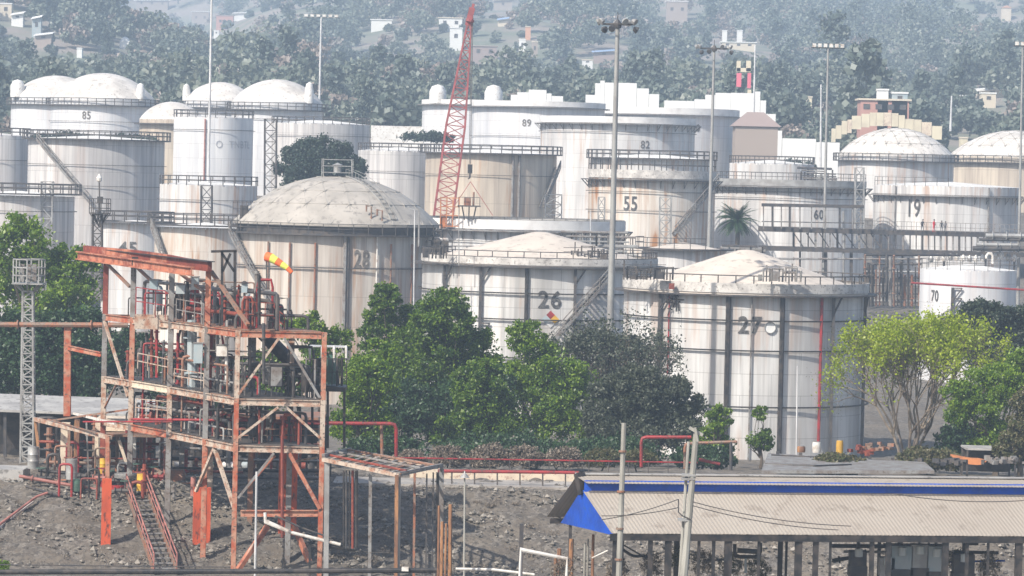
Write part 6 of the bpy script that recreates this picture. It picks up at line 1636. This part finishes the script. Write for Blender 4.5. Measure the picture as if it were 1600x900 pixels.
for i in range(14):
    x = 1455+i*10; D = 447; q = P(x, 402+rs.uniform(-3,3), D); mb = MB(); mb.lathe((q.x,q.y,0), [(.01,q.z-.4),(.28,q.z-.35),(.3,q.z+.1),(.12,q.z+.45),(.01,q.z+.5)], 8)
    solo(mb, 'insulator_cap', M['whitepipe' if i%3 else 'galv'], 'small white valve cap in the row under the bridge, %s from the left' % ORD[i], 'valve cap', 'valve caps under the bridge')
mb = MB(); q = [P(1551,412,398), P(1551,400,398), P(1549,396,398), P(1544,396,398), P(1541,400,398), P(1541,404,398)]; mb.path(q, .13, 8); solo(mb, 'vent_pipe', M['whitepipe'], 'white gooseneck vent on the roof of tank 70', 'pipe', smooth=True)
pipe([(1424,442,393),(1600,453,393)], .11, 'red', 'long red pipe ringing the tank numbered 70')
pl2 = pipe([(1318,330,452),(1318,470,452)], .13, 'galv', 'pale upright pipe through the pipe bridge')
# dark racks behind tanks 26/27 and left row
for (x0, x1, y0, y1, D, lab) in ((870,1000,362,398,372,'tangle of dark pipework between the tanks numbered 26 and 55'),(1120,1200,384,400,400,'tangle of grey pipework right of the palm'),(1245,1310,262,282,520,'dark pipework between the tank numbered 60 and the right dome')):
    root = thing('pipe_rack', lab, 'pipe rack', P((x0+x1)/2, y1+8, D)); k = k_(D); r2 = np.random.RandomState(x0)
    for i in range(int((x1-x0)/6)):
        x = x0+i*6+r2.uniform(-2,2); mb = MB(); mb.beam(P(x,y0+r2.uniform(0,12),D+r2.uniform(-2,2)), P(x,y1+30,D), r2.uniform(.08,.25), .15); part(mb, 'post', ['dark','grey','black'][r2.randint(3)], root)
    for i in range(6): y = y0+(y1-y0)*i/5; mb = MB(); a_, b_ = r2.uniform(0,20), r2.uniform(0,20); mb.path([P(x0+a_,y,D-1), P(x1-b_,y+2,D-1)], r2.uniform(.08,.2), 6); part(mb, 'rack_pipe', ['dark','grey','galv'][r2.randint(3)], root)

# ---------------------------------------------------------------- the hillside: walls and houses
sw = thing('stepped_wall', 'long bright white stepped wall behind the centre tanks', 'wall', P(1000,200,700), 'stepped white walls')
SWW = [(915,930,148),(930,938,130),(938,945,126),(945,995,129),(995,1014,138),(1014,1030,147),(1038,1085,157),(1085,1102,155),(1102,1118,148),(1118,1142,145),(1142,1180,145),(1180,1188,143),(1188,1197,157),(1197,1212,178),(1212,1222,204),(1222,1275,216),(1275,1312,222)]
for (x0, x1, yt) in SWW:
    a, b = P(x0, yt, 698), P(x1, yt, 698); zb_ = min(G(a.x, 698)-1, a.z-5); mb = MB(); mb.box(((a.x+b.x)/2, 698, (a.z+zb_)/2), (b.x-a.x-.03, .8, a.z-zb_)); part(mb, 'wall_panel', 'hwhite', sw)
sw2 = thing('stepped_wall', 'short bright white stepped wall above the tank numbered 89', 'wall', P(850,170,712), 'stepped white walls')
for (x0, x1, yt) in ((798,808,148),(808,826,144),(826,854,140),(854,862,146),(862,880,150)):
    a, b = P(x0, yt, 712), P(x1, yt, 712); zb_ = a.z-6; mb = MB(); mb.box(((a.x+b.x)/2, 712, (a.z+zb_)/2), (b.x-a.x-.03, .8, a.z-zb_)); part(mb, 'wall_panel', 'hwhite', sw2)
wl = thing('long_wall', 'long plain white wall right of the round dark tree', 'wall', P(620,222,640))
a, b = P(580,196,640), P(662,192,640); mb = MB(); mb.box(((a.x+b.x)/2, 640, a.z-2.6), (b.x-a.x, .8, 5.2)); part(mb, 'wall_panel', 'white', wl)
yw = thing('stepped_wall', 'yellow panelled wall climbing over the right domed tank', 'wall', P(1380,200,700))
YW = [(1299,1306,204),(1306,1315,199),(1315,1324,192),(1324,1331,190),(1331,1346,184),(1346,1359,181),(1359,1369,179),(1369,1381,179),(1381,1393,179),(1393,1404,180),(1404,1414,183),(1414,1428,189),(1428,1440,190),(1440,1456,194),(1456,1472,200)]
for i, (x0, x1, yt) in enumerate(YW):
    a, b = P(x0, yt, 705), P(x1, yt, 705); mb = MB(); mb.box(((a.x+b.x)/2, 705, a.z-.9), (b.x-a.x-.06, .5, 2.6)); part(mb, 'wall_panel', 'yellowwall' if i % 5 != 3 else 'cream', yw)
pw = thing('gabled_house', 'pinkish walled building with a dark roof below the stepped wall', 'house', P(1180,250,640))
c = P(1180,198,650); mb = MB(); w_, d_ = 4.6, 8
for (z0, z1) in ((-6,0),): mb.box(c+Vector((0,0,-3.2)), (w_*2*.82, d_, 6.4))
part(mb, 'wall', 'hillpink', pw)
mb = MB(); r_ = c+Vector((0,0,2.6)); e = [c+Vector((sx_*w_*.95, sy_*4.4, 0)) for sx_, sy_ in ((-1,-1),(1,-1),(1,1),(-1,1))]
mb.add(e+[r_+Vector((-1.5,0,0)), r_+Vector((1.5,0,0))], [(0,1,5,4),(1,2,5),(2,3,4,5),(3,0,4),(0,3,2,1)]); part(mb, 'roof', 'hillbrown', pw)
tw = thing('painted_tower', 'narrow pink and yellow tower frame above the white stepped wall', 'tower', P(1163,178,705))
for (x0,x1,y0,y1,mt) in ((1151,1157,95,112,'yellowwall'),(1166,1173,95,112,'yellowwall'),(1151,1173,106,113,'yellowwall'),(1151,1158,114,136,'hillpinkb'),(1168,1173,114,138,'hillpinkb'),(1155,1161,150,175,'yellowwall'),(1168,1173,140,175,'yellowwall')):
    a, b = P(x0,y0,705), P(x1,y1,705); mb = MB(); mb.box(((a.x+b.x)/2, 705, (a.z+b.z)/2), (b.x-a.x-.02, .8, a.z-b.z-.02)); part(mb, 'tower_panel', mt, tw)
mb = MB(); mb.path([P(1140,176,704), P(1140,150,704), P(1160,146,704), P(1168,176,704)], .3, 6); part(mb, 'dark_arch', 'dark', tw)

def house(label, x0, y0, x1, y1, wall, roof='flat', rmat='hwhite', wins=1, D=None):
    D = D or at_hill((x0+x1)/2, y1+2); a, b = P(x0, y0, D), P(x1, y1, D)
    w = b.x-a.x; h = a.z-b.z; cx = (a.x+b.x)/2; d = max(3.0, min(w, 7))
    zg = min(G(cx, D), b.z) - 1.0
    root = thing('hill_house', label, 'house', (cx, D, zg), 'houses on the hazy hillside')
    mb = MB(); mb.box((cx, D+d/2, (a.z+zg)/2), (w, d, a.z-zg)); mb.build('wall', M[wall], root)
    mb = MB()
    if roof == 'gable':
        e = [(cx-w*.58,D-.4,a.z),(cx+w*.58,D-.4,a.z),(cx+w*.58,D+d+.4,a.z),(cx-w*.58,D+d+.4,a.z)]; r = h*.5
        mb.add(e+[(cx,D-.4,a.z+r),(cx,D+d+.4,a.z+r)], [(0,1,4),(1,2,5,4),(2,3,5),(3,0,4,5),(0,3,2,1)])
    elif roof == 'slope': mb.hexa([(cx-w*.6,D-1,a.z-.5),(cx+w*.6,D-1,a.z+.3),(cx+w*.6,D+d,a.z+1.0),(cx-w*.6,D+d,a.z+.2),(cx-w*.6,D-1,a.z-.3),(cx+w*.6,D-1,a.z+.5),(cx+w*.6,D+d,a.z+1.2),(cx-w*.6,D+d,a.z+.4)])
    elif roof == 'dome': mb.lathe((cx,D+d/2,0), [(w*.5,a.z),(w*.4,a.z+w*.25),(w*.2,a.z+w*.4),(.01,a.z+w*.45)], 12)
    else: mb.box((cx, D+d/2, a.z+.15), (w*1.1, d*1.1, .35))
    mb.build('roof', M[rmat], root)
    for i in range(wins):
        x = a.x+w*(i+.5)/wins; mb = MB(); mb.box((x, D-.04, a.z-h*.5), (min(1.3,w*.3), .1, min(1.5,h*.4))); mb.build('window', M['dark'], root)
    return root
for (lab, *r) in HS:
    r2 = r[:4]; D = hs_depth(lab, r2)
    house(lab, r2[0], r2[1], r2[2], r2[3], r[4], r[5], r[6], r[7], D)

# ---------------------------------------------------------------- people on the bridge
def person(label, px, pyf, D, hpx, shirt, trous, lean=0.0, stride=.12, turn=0.0, arm=.2):
    f = P(px, pyf, D); H = hpx/k_(D); s = H/1.75
    V = [(0,0,.95),(0,0,1.2),(lean*.5,0,1.42),(lean*.6,0,1.52),(lean*.7,-.01,1.64),(lean*.7,0,1.74),
         (-.09,0,.90),(-.10-stride*.4,.0,.50),(-.10-stride,0,.06),(-.10-stride,-.14,.03),(.09,0,.90),(.10+stride*.4,0,.50),(.10+stride,0,.06),(.10+stride,-.14,.03),
         (-.19+lean*.5,0,1.40),(-.27,.02,1.15),(-.25-arm*.2,-arm,.92),(-.25-arm*.2,-arm-.05,.84),(.19+lean*.5,0,1.40),(.27,.02,1.15),(.25+arm*.2,-arm*.6,.92),(.25+arm*.2,-arm*.6-.05,.84)]
    R = [.145,.15,.13,.055,.095,.07,.10,.065,.045,.04,.10,.065,.045,.04,.06,.045,.035,.04,.06,.045,.035,.04]
    E = [(0,1),(1,2),(2,3),(3,4),(4,5),(0,6),(6,7),(7,8),(8,9),(0,10),(10,11),(11,12),(12,13),(2,14),(14,15),(15,16),(16,17),(2,18),(18,19),(19,20),(20,21)]
    c, d = math.cos(turn), math.sin(turn)
    me = bpy.data.meshes.new('person'); me.from_pydata([((x*c-y*d)*s, (x*d+y*c)*s, z*s) for x, y, z in V], E, [])
    o = bpy.data.objects.new('person', me); COL.objects.link(o)
    m = o.modifiers.new('skin', 'SKIN'); sv = me.skin_vertices[0].data
    for i, r in enumerate(R): sv[i].radius = (r*s, r*s*.85); sv[i].use_root = (i == 0)
    o.modifiers.new('sub', 'SUBSURF').levels = 1
    bpy.context.view_layer.update()
    m2 = bpy.data.meshes.new_from_object(o.evaluated_get(bpy.context.evaluated_depsgraph_get()))
    bpy.data.objects.remove(o); o = bpy.data.objects.new('person', m2); COL.objects.link(o)
    for mm in ('skin', shirt, trous): m2.materials.append(M[mm])
    for p_ in m2.polygons:
        z = p_.center.z/s; x = abs(p_.center.x/s)
        p_.material_index = 0 if (z > 1.5 or (x > .2 and z < 1.0 and z > .7)) else 1 if z > .93 else (2 if z > .08 else 0)
        p_.use_smooth = True
    o.location = f; LOC[o] = f; tag(o, label, 'person', 'people on the bridge walkway')
    mb = MB(); q = f+Vector((lean*.7*s,.01,1.70*s)); mb.lathe((q.x,q.y,0), [(.105*s,q.z-.06*s),(.115*s,q.z),(.09*s,q.z+.07*s),(.01,q.z+.1*s)], 12); mb.build('hair', M['hair'], o, True)
person('person in dark clothes leaning on the bridge rail, leftmost of the group', 1441,362,451,19,'shirtdk','trous',.08,.10,.3,.3)
person('person in a bright red outfit walking on the bridge', 1459,363,451,20,'shirtred','shirtred',.02,.12,.8)
person('person in dark clothes standing right of the one in red', 1471,363,451,18,'shirtdk','trous',0,.03,0)
person('person in grey standing at the right end of the group', 1477,363,451.6,17,'shirtgrey','trous',0,.02,.4)
